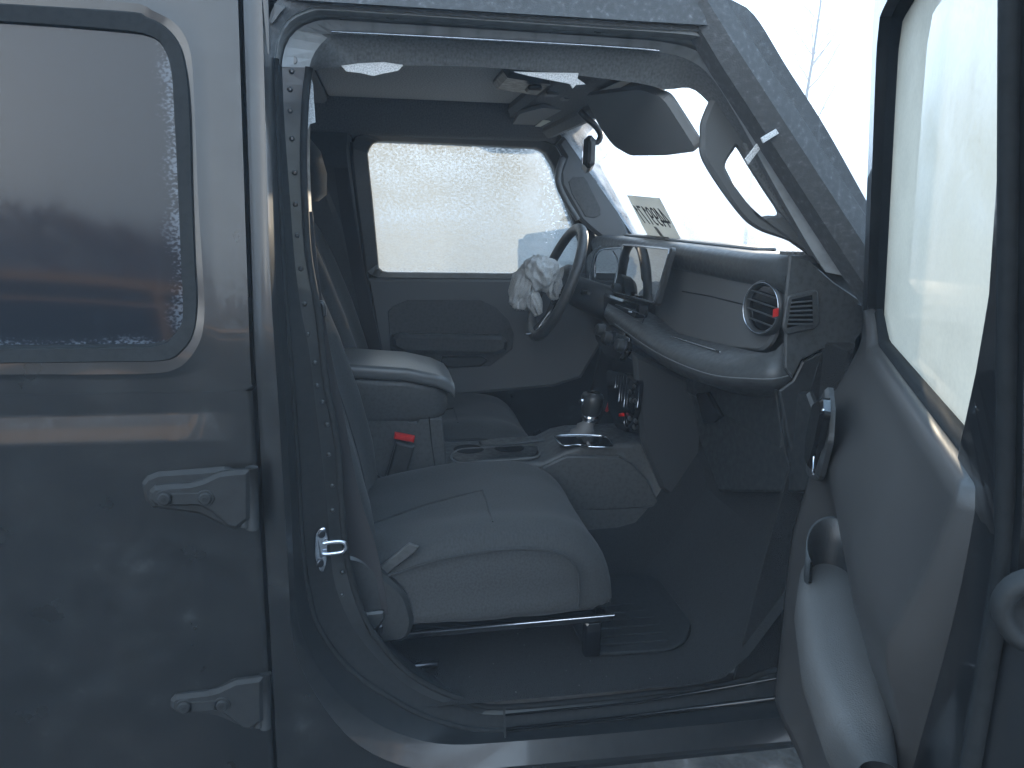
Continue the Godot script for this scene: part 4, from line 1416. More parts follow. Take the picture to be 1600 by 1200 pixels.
func console() -> void:
	var c := part("center_console")
	# armrest lid: a soft pad over a deep box
	var st := begin()
	var loops := []
	for q in [[-0.30, 1.00, 0.115], [-0.26, 1.03, 0.12], [-0.1, 1.036, 0.122], [0.05, 1.024, 0.122], [0.12, 1.008, 0.120], [0.155, 0.992, 0.112], [0.168, 0.975, 0.10]]:
		loops.append(rounded(PackedVector3Array([Vector3(q[0], q[1], -q[2]), Vector3(q[0], q[1], q[2]), Vector3(q[0], q[1] - 0.034, q[2]), Vector3(q[0], q[1] - 0.034, -q[2])]), 0.014, 5))
	solid(st, loops)
	put(c, "armrest_lid", st, M.lid_vinyl)
	st = begin()
	loops = []
	for q in [[-0.30, 0.98, 0.88, 0.105], [-0.1, 1.004, 0.88, 0.112], [0.05, 0.994, 0.88, 0.113], [0.115, 0.978, 0.885, 0.11], [0.14, 0.962, 0.895, 0.10], [0.150, 0.95, 0.91, 0.09]]:
		loops.append(rounded(PackedVector3Array([Vector3(q[0], q[1], -q[3]), Vector3(q[0], q[1], q[3]), Vector3(q[0], q[2], q[3] * 0.97), Vector3(q[0], q[2], -q[3] * 0.97)]), 0.02, 4))
	solid(st, loops)
	put(c, "lid_base", st, M.soft_vinyl)
	st = begin(false)
	slab(st, P([-0.071, 0.895, 0.085, 0.049, 0.893, 0.085, 0.056, 0.885, 0.085, 0.072, 0.884, 0.085, 0.078, 0.894, 0.085, 0.136, 0.893, 0.085, 0.143, 0.825, 0.085, 0.156, 0.668, 0.085, -0.077, 0.644, 0.085]), Vector3(0, 0, 0.022), 0.004)
	box(st, Vector3(-0.08, 0.74, 0), Vector3(0.44, 0.28, 0.16), Basis.IDENTITY, 0.01)
	put(c, "storage_box", st, M.plastic)
	st = begin()
	tube(st, P([0.103, 0.898, 0.107, 0.109, 0.833, 0.107, 0.120, 0.748, 0.107]), 0.0016, 0.0016, 6)
	put(c, "panel_gap", st, M.rubber)
	# lower console: side wall, cup holders, shifter plate
	st = begin()
	loops = []
	for q in [[0.12, 0.768, 0.105], [0.40, 0.770, 0.108], [0.46, 0.800, 0.108], [0.50, 0.808, 0.106], [0.66, 0.812, 0.10], [0.76, 0.80, 0.095]]:
		loops.append(rounded(PackedVector3Array([Vector3(q[0], q[1], -q[2]), Vector3(q[0], q[1], q[2]), Vector3(q[0], 0.56, q[2] + 0.03), Vector3(q[0], 0.56, -q[2] - 0.03)]), 0.014, 5))
	solid(st, loops)
	put(c, "lower_console", st, M.plastic)
	st = begin(false)
	slab(st, P([0.369, 0.734, 0.116, 0.398, 0.763, 0.116, 0.455, 0.789, 0.116, 0.597, 0.782, 0.116, 0.631, 0.763, 0.116, 0.678, 0.715, 0.116, 0.718, 0.637, 0.116, 0.385, 0.635, 0.116]), Vector3(0, 0, 0.012), 0.004)
	put(c, "side_panel", st, M.plastic)
	# cup holder insert
	var cup := part("cup_holder", c)
	st = begin(false)
	slab(st, rounded(P([0.162, 0.772, 0.051, 0.188, 0.772, -0.008, 0.251, 0.772, -0.019, 0.392, 0.772, -0.028, 0.405, 0.772, 0.014, 0.382, 0.772, 0.079, 0.250, 0.772, 0.097, 0.177, 0.772, 0.100]), 0.02, 4), Vector3(0, 0.004, 0), 0.002)
	put(cup, "holder_rim", st, M.dark_plastic)
	st = begin()
	tube(st, curve(P([0.162, 0.777, 0.066, 0.188, 0.777, 0.008, 0.249, 0.777, -0.003, 0.388, 0.777, -0.012, 0.400, 0.777, 0.030, 0.377, 0.777, 0.094, 0.248, 0.777, 0.112, 0.178, 0.777, 0.115]), 60, true), 0.0028, 0.0028, 6, true)
	put(cup, "rim_trim", st, M.pale_plastic)
	for q in [[0.215, 0.0], [0.325, 0.0]]:
		st = begin()
		var wall := []
		for s in [[0.776, 0.041], [0.777, 0.038], [0.70, 0.033]]:
			wall.append(circle(Vector3(q[0], s[0], q[1]), Vector3.UP, s[1], 28, 1.0, Vector3.RIGHT))
		loft(st, wall, true)
		put(cup, "cup_well", st, M.rubber)
		st = begin(false)
		disc(st, Vector3(q[0], 0.7745, q[1]), Vector3.UP, 0.038, 0.0032, 0.0005, 28)  # black disc at the mouth paints the dark depth of the well
		put(cup, "well_shade_disc", st, M.gloss_black)
	st = begin(false)
	slab(st, P([0.237, 0.805, 0.040, 0.295, 0.805, 0.017, 0.411, 0.805, 0.004, 0.415, 0.805, 0.046, 0.321, 0.805, 0.072, 0.240, 0.805, 0.075]), Vector3(0, 0.006, 0), 0.003)
	put(c, "brake_lever_grip", st, M.dark_plastic)
	# shifter
	var g := part("gear_shifter")
	st = begin(false)
	slab(st, P([0.441, 0.814, 0.037, 0.476, 0.814, 0.023, 0.556, 0.814, 0.031, 0.582, 0.814, 0.051, 0.576, 0.814, 0.132, 0.518, 0.814, 0.138, 0.491, 0.814, 0.112, 0.447, 0.814, 0.119]), Vector3(0, 0.003, 0), 0.001)
	put(g, "shift_plate", st, M.gloss_black)
	st = begin()
	tube(st, curve(P([0.440, 0.818, 0.051, 0.473, 0.818, 0.036, 0.552, 0.818, 0.044, 0.578, 0.818, 0.065, 0.571, 0.818, 0.145, 0.516, 0.818, 0.145, 0.488, 0.818, 0.125, 0.445, 0.818, 0.126]), 60, true), 0.0017, 0.0017, 6, true)
	put(g, "plate_trim", st, M.chrome)
	var base: Vector3 = (P([0.520, 0.788, 0.000]))[0]
	var neck: Vector3 = (P([0.547, 0.845, -0.000]))[0]
	var top: Vector3 = (P([0.554, 0.925, 0.000]))[0]
	st = begin()
	loops = []
	for k in 7:
		var t := k / 6.0
		loops.append(circle(base.lerp(neck, t), neck - base, lerpf(0.040, 0.016, t) + 0.004 * sin(t * 22.0), 20))
	solid(st, loops)
	put(g, "shift_boot", st, M.boot_vinyl)
	st = begin()
	loops = []
	for s in [[0.0, 0.017], [0.08, 0.0235], [0.2, 0.0235], [0.28, 0.018]]:
		loops.append(circle(neck.lerp(top, s[0]), top - neck, s[1], 24))
	solid(st, loops)
	put(g, "shift_collar", st, M.chrome)
	st = begin()
	loops = []
	for s in [[0.2, 0.019], [0.32, 0.026], [0.6, 0.030], [0.85, 0.0305], [0.96, 0.027], [1.03, 0.017]]:
		loops.append(circle(neck.lerp(top, s[0]), top - neck, s[1], 24, 1.2, Vector3.RIGHT))
	solid(st, loops)
	put(g, "shift_knob", st, M.dark_plastic)
	st = begin(false)
	box(st, top + Vector3(-0.034, -0.022, 0.01), Vector3(0.014, 0.016, 0.018), Basis.IDENTITY, 0.004)
	put(g, "shift_button", st, M.chrome)


func dash() -> void:
	var d := part("dashboard")
	# padded top, swept across the car
	var st := begin()
	var loops := []
	for z in [-0.66, -0.65, -0.3, 0.0, 0.3, 0.50, 0.645, 0.66]:
		var e := 0.012 if absf(z) > 0.655 else 0.0
		var l := PackedVector3Array()
		for q in [[0.725, 1.268], [0.710, 1.288], [0.71, 1.312], [0.725, 1.327], [0.76, 1.331], [0.82, 1.329], [0.88, 1.318], [0.90, 1.29], [0.84, 1.255]]:
			l.append(Vector3(q[0] + e, q[1] - e, z))
		loops.append(curve(l, 40, true))
	solid(st, loops)
	put(d, "dash_pad", st, M.soft_vinyl)
	st = begin(false)
	box(st, Vector3(0.80, 1.333, 0.15), Vector3(0.05, 0.008, 0.55), Basis.IDENTITY, 0.003)
	put(d, "defroster_trim", st, M.pale_plastic)
	st = begin(false)
	box(st, Vector3(0.80, 1.334, -0.35), Vector3(0.05, 0.008, 0.3), Basis.IDENTITY, 0.003)
	put(d, "defroster_trim", st, M.pale_plastic)
	for k in 7:
		st = begin(false)
		box(st, Vector3(0.755 + 0.012 * k, 1.331, 0.585), Vector3(0.004, 0.012, 0.03), Basis.IDENTITY, 0.001)
		put(d, "defroster_rib", st, M.pale_plastic)
	# bulk of the panel
	st = begin(false)
	box(st, Vector3(0.83, 1.12, 0.0), Vector3(0.14, 0.34, 1.28), Basis.IDENTITY, 0.01)
	put(d, "panel_core", st, M.dark_plastic)
	# face in front of the passenger
	st = begin(false)
	slab(st, rounded(P([0.735, 1.288, -0.045, 0.735, 1.304, 0.360, 0.735, 1.300, 0.539, 0.735, 1.281, 0.609, 0.735, 1.236, 0.632, 0.735, 1.181, 0.633, 0.735, 1.145, 0.595, 0.735, 1.125, 0.457, 0.735, 1.105, 0.129, 0.735, 1.104, -0.013]), 0.03, 5), Vector3(-0.012, 0, 0), 0.008)
	put(d, "trim_panel", st, M.pale_plastic)
	st = begin()
	tube(st, P([0.723, 1.218, 0.166, 0.723, 1.224, 0.335, 0.723, 1.225, 0.526]), 0.0016, 0.0016, 6)
	put(d, "panel_joint", st, M.rubber)
	# knee roll with its shelf
	st = begin()
	var ra: PackedVector3Array = curve(P([0.700, 1.143, -0.359, 0.720, 1.137, -0.027, 0.720, 1.115, 0.166, 0.720, 1.130, 0.425, 0.720, 1.143, 0.598, 0.735, 1.157, 0.633, 0.755, 1.186, 0.629]), 50)
	var rs: PackedVector3Array = curve(P([0.660, 1.139, -0.256, 0.680, 1.129, 0.037, 0.690, 1.114, 0.222, 0.690, 1.124, 0.461, 0.700, 1.135, 0.613, 0.725, 1.146, 0.649, 0.760, 1.169, 0.633]), 50)
	var rb: PackedVector3Array = curve(P([0.630, 1.133, -0.178, 0.630, 1.122, 0.135, 0.640, 1.110, 0.333, 0.660, 1.110, 0.500, 0.690, 1.119, 0.610, 0.720, 1.128, 0.657, 0.765, 1.145, 0.638]), 50)
	var rc: PackedVector3Array = curve(P([0.615, 1.115, -0.143, 0.615, 1.091, 0.186, 0.620, 1.085, 0.391, 0.640, 1.087, 0.550, 0.680, 1.097, 0.635, 0.710, 1.106, 0.680, 0.755, 1.109, 0.663]), 50)
	var rd: PackedVector3Array = curve(P([0.640, 1.083, -0.139, 0.650, 1.058, 0.137, 0.660, 1.045, 0.313, 0.680, 1.049, 0.465, 0.710, 1.066, 0.579, 0.740, 1.077, 0.629, 0.775, 1.082, 0.632]), 50)
	var re := moved(rd, Vector3(0.06, -0.02, 0))
	loft(st, [ra, rs, rb, rc, rd, re])
	put(d, "knee_roll", st, M.soft_vinyl)
	st = begin()
	for k in 50:
		rc[k] = rc[k].lerp(rb[k], 0.12) + Vector3(-0.0015, 0, 0.0015)
	tube(st, rc.slice(6, 49), 0.0014, 0.0014, 6)
	put(d, "stitching", st, M.pale_plastic)
	st = begin()
	tube(st, curve(P([0.685, 1.110, 0.125, 0.685, 1.118, 0.334, 0.685, 1.125, 0.485]), 20), 0.0022, 0.0022, 6)
	put(d, "shelf_lip", st, M.steel)
	# round vent
	var rv := part("round_vent", d)
	var vc: Vector3 = (P([0.716, 1.230, 0.603]))[0]
	var ax := Vector3(-0.97, 0.05, 0.24).normalized()
	st = begin()
	var ring := []
	for s in [[0.054, -0.004], [0.053, 0.008], [0.049, 0.012], [0.044, 0.008], [0.042, -0.002]]:
		ring.append(circle(vc + ax * s[1], ax, s[0], 44))
	loft(st, ring, true)
	put(rv, "vent_ring", st, M.dark_plastic)
	st = begin()
	tube(st, circle(vc + ax * 0.0115, ax, 0.048, 60), 0.0013, 0.0016, 8, true)
	put(rv, "vent_trim", st, M.steel)
	st = begin(false)
	disc(st, vc - ax * 0.003, ax, 0.044, 0.004, 0.001, 36)
	put(rv, "vent_back", st, M.gloss_black)
	var up := Vector3.UP
	var acr := ax.cross(up).normalized()
	for k in 4:
		var hh := -0.027 + 0.018 * k
		var half := sqrt(0.043 * 0.043 - hh * hh)
		st = begin(false)
		box(st, vc + up * hh + ax * 0.0055, Vector3(half * 2.0, 0.002, 0.008), Basis(acr, up, ax) * Basis(Vector3.BACK, 0.12), 0.0008)
		put(rv, "vent_slat", st, M.plastic)
	st = begin(false)
	slab(st, P([0.712, 1.234, 0.649, 0.712, 1.238, 0.663, 0.712, 1.223, 0.664, 0.712, 1.219, 0.650]), Vector3(-0.006, 0, 0.003), 0.001)
	put(rv, "vent_tab", st, M.red_plastic)
	# end of the dash with the side vent
	st = begin(false)
	slab(st, P([0.718, 1.335, 0.668, 0.756, 1.326, 0.668, 0.809, 1.287, 0.668, 0.871, 1.252, 0.668, 0.889, 1.167, 0.668, 0.798, 1.161, 0.668, 0.761, 1.142, 0.668, 0.747, 1.108, 0.668, 0.730, 1.127, 0.668, 0.717, 1.252, 0.668]), Vector3(0, 0, 0.007), 0.003)
	put(d, "end_panel", st, M.plastic)
	var sv := part("side_vent", d)
	st = begin(false)
	slab(st, rounded(P([0.717, 1.262, 0.677, 0.775, 1.274, 0.677, 0.786, 1.210, 0.677, 0.775, 1.201, 0.677, 0.721, 1.192, 0.677, 0.713, 1.204, 0.677]), 0.008, 4), Vector3(0, 0, 0.005), 0.003)
	put(sv, "vent_frame", st, M.soft_vinyl)
	st = begin(false)
	slab(st, P([0.725, 1.256, 0.682, 0.764, 1.264, 0.682, 0.771, 1.214, 0.682, 0.721, 1.204, 0.682]), Vector3(0, 0, 0.001), 0.0005)
	put(sv, "vent_back", st, M.gloss_black)
	for k in 6:
		st = begin(false)
		var a: Vector3 = (P([0.723, 1.254, 0.686]))[0].lerp((P([0.720, 1.208, 0.686]))[0], (k + 0.5) / 6.0)
		var b: Vector3 = (P([0.762, 1.258, 0.686]))[0].lerp((P([0.770, 1.206, 0.686]))[0], (k + 0.5) / 6.0)
		tube(st, PackedVector3Array([a, b]), 0.0018, 0.0018, 6)
		put(sv, "vent_slat", st, M.plastic)
	# lower right: kick panel, glove box, side of the stack
	st = begin(false)
	slab(st, P([0.751, 1.102, 0.664, 0.767, 1.139, 0.664, 0.804, 1.156, 0.664, 0.892, 1.164, 0.664, 0.987, 0.961, 0.664, 1.026, 0.686, 0.664, 0.882, 0.694, 0.664, 0.815, 0.822, 0.664, 0.777, 0.916, 0.664, 0.725, 1.083, 0.664]), Vector3(0, 0, 0.006), 0.003)
	put(d, "kick_panel", st, M.dark_plastic)
	st = begin()
	tube(st, curve(P([0.723, 1.084, 0.660, 0.745, 0.994, 0.660, 0.776, 0.902, 0.660, 0.817, 0.820, 0.660]), 24), 0.003, 0.003, 8)
	put(d, "kick_panel_edge", st, M.dark_plastic)
	st = begin(false)
	slab(st, P([0.775, 0.975, 0.160, 0.775, 1.088, 0.700, 0.775, 0.946, 0.848, 0.775, 0.770, 0.370, 0.775, 0.854, 0.243]), Vector3(-0.012, 0, 0), 0.006)
	put(d, "glove_box", st, M.dark_plastic)
	st = begin(false)
	slab(st, P([0.755, 0.975, 0.237, 0.755, 0.995, 0.302, 0.755, 0.958, 0.387, 0.755, 0.931, 0.343, 0.755, 0.914, 0.294]), Vector3(-0.01, 0, 0), 0.004)
	put(d, "glove_box_latch", st, M.gloss_black)
	st = begin(false)
	slab(st, P([0.612, 1.063, 0.125, 0.744, 1.000, 0.125, 0.809, 0.966, 0.125, 0.886, 0.814, 0.125, 0.914, 0.650, 0.125, 0.807, 0.619, 0.125, 0.711, 0.695, 0.125, 0.651, 0.822, 0.125]), Vector3(0, 0, 0.02), 0.01)
	put(d, "stack_side", st, M.stack_trim)
	# centre screen
	var sc := part("center_screen")
	var tl: Vector3 = (P([0.672, 1.322, -0.178]))[0]
	var tr: Vector3 = (P([0.660, 1.328, 0.238]))[0]
	var br: Vector3 = (P([0.633, 1.190, 0.224]))[0]
	var bl: Vector3 = (P([0.645, 1.176, -0.171]))[0]
	var nrm := (tr - tl).cross(bl - tl).normalized()
	if nrm.x > 0:
		nrm = -nrm
	var rim := rounded(PackedVector3Array([tl, tr, br, bl]), 0.014, 6)
	st = begin(false)
	slab(st, moved(rim, -nrm * 0.014), nrm * 0.014, 0.004)
	put(sc, "screen_housing", st, M.dark_plastic)
	st = begin(false)
	frame(st, inset(rim, nrm, 0.004), inset(rim, nrm, 0.008), nrm * 0.0025, 0.001, 80)
	put(sc, "screen_bezel", st, M.steel)
	st = begin(false)
	slab(st, inset(rim, nrm, 0.008), nrm * 0.0015, 0.0005)
	put(sc, "screen_glass", st, M.screen_glass)
	# instruments behind the wheel
	var ic := part("instrument_cluster")
	st = begin(false)
	slab(st, rounded(P([0.720, 1.260, -0.674, 0.720, 1.291, -0.579, 0.720, 1.311, -0.317, 0.720, 1.206, -0.237, 0.720, 1.147, -0.391, 0.720, 1.145, -0.708]), 0.02, 4), Vector3(-0.02, 0, 0), 0.006)
	put(ic, "cluster_hood", st, M.dark_plastic)
	st = begin(false)
	slab(st, rounded(P([0.700, 1.258, -0.550, 0.700, 1.285, -0.492, 0.700, 1.301, -0.271, 0.700, 1.204, -0.255, 0.700, 1.172, -0.342, 0.700, 1.185, -0.538]), 0.012, 4), Vector3(-0.004, 0, 0), 0.001)
	put(ic, "cluster_glass", st, M.screen_glass)
	st = begin()
	tube(st, curve(P([0.695, 1.191, -0.537, 0.695, 1.252, -0.547, 0.695, 1.287, -0.474, 0.695, 1.304, -0.243]), 30), 0.0022, 0.0022, 8)
	put(ic, "cluster_trim", st, M.steel)
	st = begin()
	tube(st, curve(P([0.694, 1.289, -0.355, 0.694, 1.267, -0.304, 0.694, 1.230, -0.291, 0.694, 1.181, -0.337]), 30), 0.0015, 0.0015, 8)
	put(ic, "gauge_ring", st, M.steel)
	st = begin()
	tube(st, curve(P([0.694, 1.175, -0.580, 0.694, 1.199, -0.601, 0.694, 1.271, -0.554, 0.694, 1.299, -0.488]), 30), 0.0015, 0.0015, 8)
	put(ic, "gauge_ring", st, M.steel)
	# vents below the screen
	var cv := part("center_vent")
	st = begin(false)
	slab(st, P([0.690, 1.163, -0.314, 0.690, 1.167, 0.012, 0.690, 1.140, 0.017, 0.690, 1.108, -0.014, 0.690, 1.103, -0.126, 0.690, 1.109, -0.305]), Vector3(-0.03, 0, 0), 0.006)
	put(cv, "vent_body", st, M.gloss_black)
	st = begin()
	tube(st, P([0.656, 1.146, -0.165, 0.656, 1.148, -0.028, 0.656, 1.148, 0.089]), 0.0014, 0.0014, 6)
	put(cv, "vent_slat", st, M.steel)
	st = begin()
	tube(st, P([0.656, 1.126, -0.076, 0.656, 1.128, 0.077, 0.656, 1.165, 0.106]), 0.0014, 0.0014, 6)
	put(cv, "vent_slat", st, M.steel)
	st = begin(false)
	box(st, (P([0.652, 1.143, -0.014]))[0], Vector3(0.008, 0.006, 0.02), Basis.IDENTITY, 0.002)
	put(cv, "vent_slider", st, M.steel)
	# climate knobs
	var ck := part("climate_controls")
	st = begin(false)
	slab(st, rounded(P([0.625, 1.082, -0.221, 0.625, 1.099, -0.079, 0.625, 1.099, 0.082, 0.625, 1.058, 0.100, 0.625, 1.017, 0.041, 0.625, 1.012, -0.115, 0.625, 1.039, -0.200]), 0.012, 4), Vector3(-0.016, 0, 0), 0.005)
	put(ck, "control_plate", st, M.gloss_black)
	for q in P([0.608, 1.078, -0.112, 0.608, 1.067, -0.041, 0.608, 1.067, 0.082]):
		st = begin(false)
		disc(st, q, Vector3(-1, 0.25, 0.1), 0.019, 0.024, 0.003, 22, 0.016)
		put(ck, "control_knob", st, M.dark_plastic)
		st = begin()
		tube(st, circle(q + Vector3(-0.004, 0.001, 0), Vector3(-1, 0.25, 0.1), 0.0192, 26), 0.0013, 0.0013, 6, true)
		put(ck, "knob_ring", st, M.dark_steel)
	st = begin(false)
	slab(st, P([0.608, 1.092, 0.015, 0.608, 1.096, 0.125, 0.608, 1.086, 0.127, 0.608, 1.082, 0.017]), Vector3(-0.003, 0, 0), 0.001)
	put(ck, "mode_button", st, M.steel)
	# switches at the foot of the stack
	var sw := part("switch_panel")
	st = begin(false)
	slab(st, rounded(P([0.640, 0.965, -0.107, 0.640, 0.993, 0.076, 0.640, 0.990, 0.158, 0.640, 0.915, 0.151, 0.640, 0.839, 0.102, 0.640, 0.825, 0.002, 0.640, 0.856, -0.076]), 0.01, 4), Vector3(-0.02, 0, 0), 0.005)
	put(sw, "switch_plate", st, M.gloss_black)
	for l in [P([0.617, 0.985, 0.044, 0.617, 0.948, 0.039, 0.617, 0.907, 0.034]), P([0.617, 0.987, 0.094, 0.617, 0.947, 0.084, 0.617, 0.904, 0.080]), P([0.617, 0.987, 0.193, 0.617, 0.962, 0.192, 0.617, 0.930, 0.187]), P([0.617, 0.972, -0.000, 0.617, 0.953, -0.003, 0.617, 0.936, -0.007]), P([0.617, 0.887, 0.094, 0.617, 0.864, 0.087, 0.617, 0.855, 0.105])]:
		st = begin()
		tube(st, l, 0.0013, 0.0013, 6)
		put(sw, "switch_trim", st, M.steel)
	for q in P([0.617, 0.955, 0.121, 0.617, 0.976, 0.154, 0.617, 0.935, 0.135, 0.617, 0.942, 0.165, 0.617, 0.887, 0.132, 0.617, 0.893, 0.179, 0.617, 0.874, 0.171]):
		st = begin(false)
		box(st, q, Vector3(0.008, 0.012, 0.016), Basis.IDENTITY, 0.003)
		put(sw, "switch", st, M.dark_plastic)
	st = begin(false)
	slab(st, P([0.617, 0.880, 0.056, 0.617, 0.889, 0.083, 0.617, 0.882, 0.090, 0.617, 0.872, 0.057]), Vector3(-0.006, 0, 0), 0.001)
	put(sw, "red_switch", st, M.red_plastic)
	st = begin(false)
	slab(st, P([0.641, 0.869, -0.140, 0.649, 0.863, -0.140, 0.646, 0.845, -0.140, 0.635, 0.834, -0.140, 0.631, 0.836, -0.140, 0.636, 0.853, -0.140]), Vector3(0, 0, 0.012), 0.002)
	put(sw, "red_tab", st, M.red_plastic)


func wheel_and_airbag() -> void:
	var w := part("steering_wheel")
	var c := Vector3(0.525, 1.19, -0.37)
	var axis := Vector3(-0.93, 0.37, 0).normalized()
	var st := begin()
	tube(st, circle(c, axis, 0.178, 72), 0.0155, 0.0155, 14, true)
	put(w, "rim", st, M.soft_vinyl)
	var e1 := Vector3(0, 0, 1)
	var e2 := axis.cross(e1).normalized()
	if e2.y < 0:
		e2 = -e2
	for q in [[1.0, 0.0], [-1.0, 0.0], [0.12, -1.0], [-0.12, -1.0]]:
		st = begin(false)
		var out: Vector3 = (e1 * q[0] + e2 * q[1]).normalized()
		var s := c - axis * 0.02
		strap(st, PackedVector3Array([s + out * 0.05, s + out * 0.11, c + out * 0.17]), PackedVector3Array([out.cross(axis) * 0.026, out.cross(axis) * 0.018, out.cross(axis) * 0.02]), 0.012)
		put(w, "spoke", st, M.gloss_black)
	st = begin()
	tube(st, curve(P([0.425, 1.031, -0.360, 0.458, 1.036, -0.360, 0.487, 1.075, -0.360, 0.518, 1.118, -0.360]), 20), 0.0022, 0.0022, 8)
	put(w, "spoke_trim", st, M.steel)
	st = begin(false)
	disc(st, c - axis * 0.045, axis, 0.075, 0.045, 0.012, 30, 0.065)
	put(w, "hub", st, M.dark_plastic)
	st = begin()
	tube(st, PackedVector3Array([c - axis * 0.04, c - axis * 0.22]), 0.045, 0.06, 18)
	put(w, "steering_column", st, M.dark_plastic)
	for k in [1, -1]:
		st = begin()
		tube(st, PackedVector3Array([c - axis * 0.08, c - axis * 0.075 + Vector3(0, 0.01, 0.13 * k)]), 0.009, 0.007, 10)
		put(w, "stalk", st, M.dark_plastic)
	# the spent airbag: crumpled cloth hanging out of the hub
	var bag := part("airbag", w)
	tag(bag, "crumpled grey cloth of the spent airbag hanging from the hub")
	var f1 := noise(9.0, 3, FastNoiseLite.TYPE_SIMPLEX_SMOOTH, 101)
	f1.fractal_type = FastNoiseLite.FRACTAL_RIDGED
	var f2 := noise(22.0, 2, FastNoiseLite.TYPE_SIMPLEX_SMOOTH, 102)
	f2.fractal_type = FastNoiseLite.FRACTAL_RIDGED
	var f3 := noise(38.0, 1, FastNoiseLite.TYPE_CELLULAR, 103)
	f3.cellular_return_type = FastNoiseLite.RETURN_DISTANCE
	var lobes := [
		[P([0.455, 1.222, -0.300]), Vector3(0.060, 0.054, 0.055), 0.3],
		[P([0.413, 1.182, -0.310]), Vector3(0.044, 0.072, 0.05), -0.35],
		[P([0.439, 1.142, -0.290]), Vector3(0.024, 0.046, 0.03), 0.35],
		[P([0.499, 1.197, -0.320]), Vector3(0.028, 0.056, 0.035), 0.25],
	]
	for q in lobes:
		var at: Vector3 = q[0][0]
		var size: Vector3 = q[1]
		var turn := Basis(Vector3.BACK, q[2])
		st = begin()
		var loops := []
		for j in 61:
			var v := PI * (j + 0.02) / 60.04
			var l := PackedVector3Array()
			for i in 96:
				var u := TAU * i / 96.0
				var dir := Vector3(sin(v) * cos(u), cos(v), sin(v) * sin(u))
				var p := dir * 0.06 + at
				var fold := Vector3(p.x, p.y * 0.4 + p.x * 0.3, p.z)
				var crease := f1.get_noise_3d(fold.x * 1.3, fold.y * 1.3, fold.z * 1.3) * 0.22 + f2.get_noise_3d(fold.x, fold.y, fold.z) * 0.13 - f3.get_noise_3d(p.x, p.y, p.z) * 0.05
				l.append(at + turn * (dir * size * (0.82 + crease)))
			loops.append(l)
		loft(st, loops, true)
		put(bag, "fold", st, M.airbag_cloth)
	st = begin(false)
	slab(st, P([0.468, 1.217, -0.270, 0.496, 1.209, -0.270, 0.491, 1.179, -0.270, 0.486, 1.160, -0.270, 0.475, 1.190, -0.270]), Vector3(0, 0, 0.002), 0.0005)
	put(bag, "cloth_tip", st, M.airbag_cloth)
	st = begin(false)
	slab(st, P([0.387, 1.142, -0.280, 0.393, 1.142, -0.280, 0.393, 1.119, -0.280, 0.388, 1.119, -0.280]), Vector3(0, 0, 0.002), 0.0005)
	put(bag, "cloth_tag", st, M.white_cloth)


# ---------- floor and sill ----------

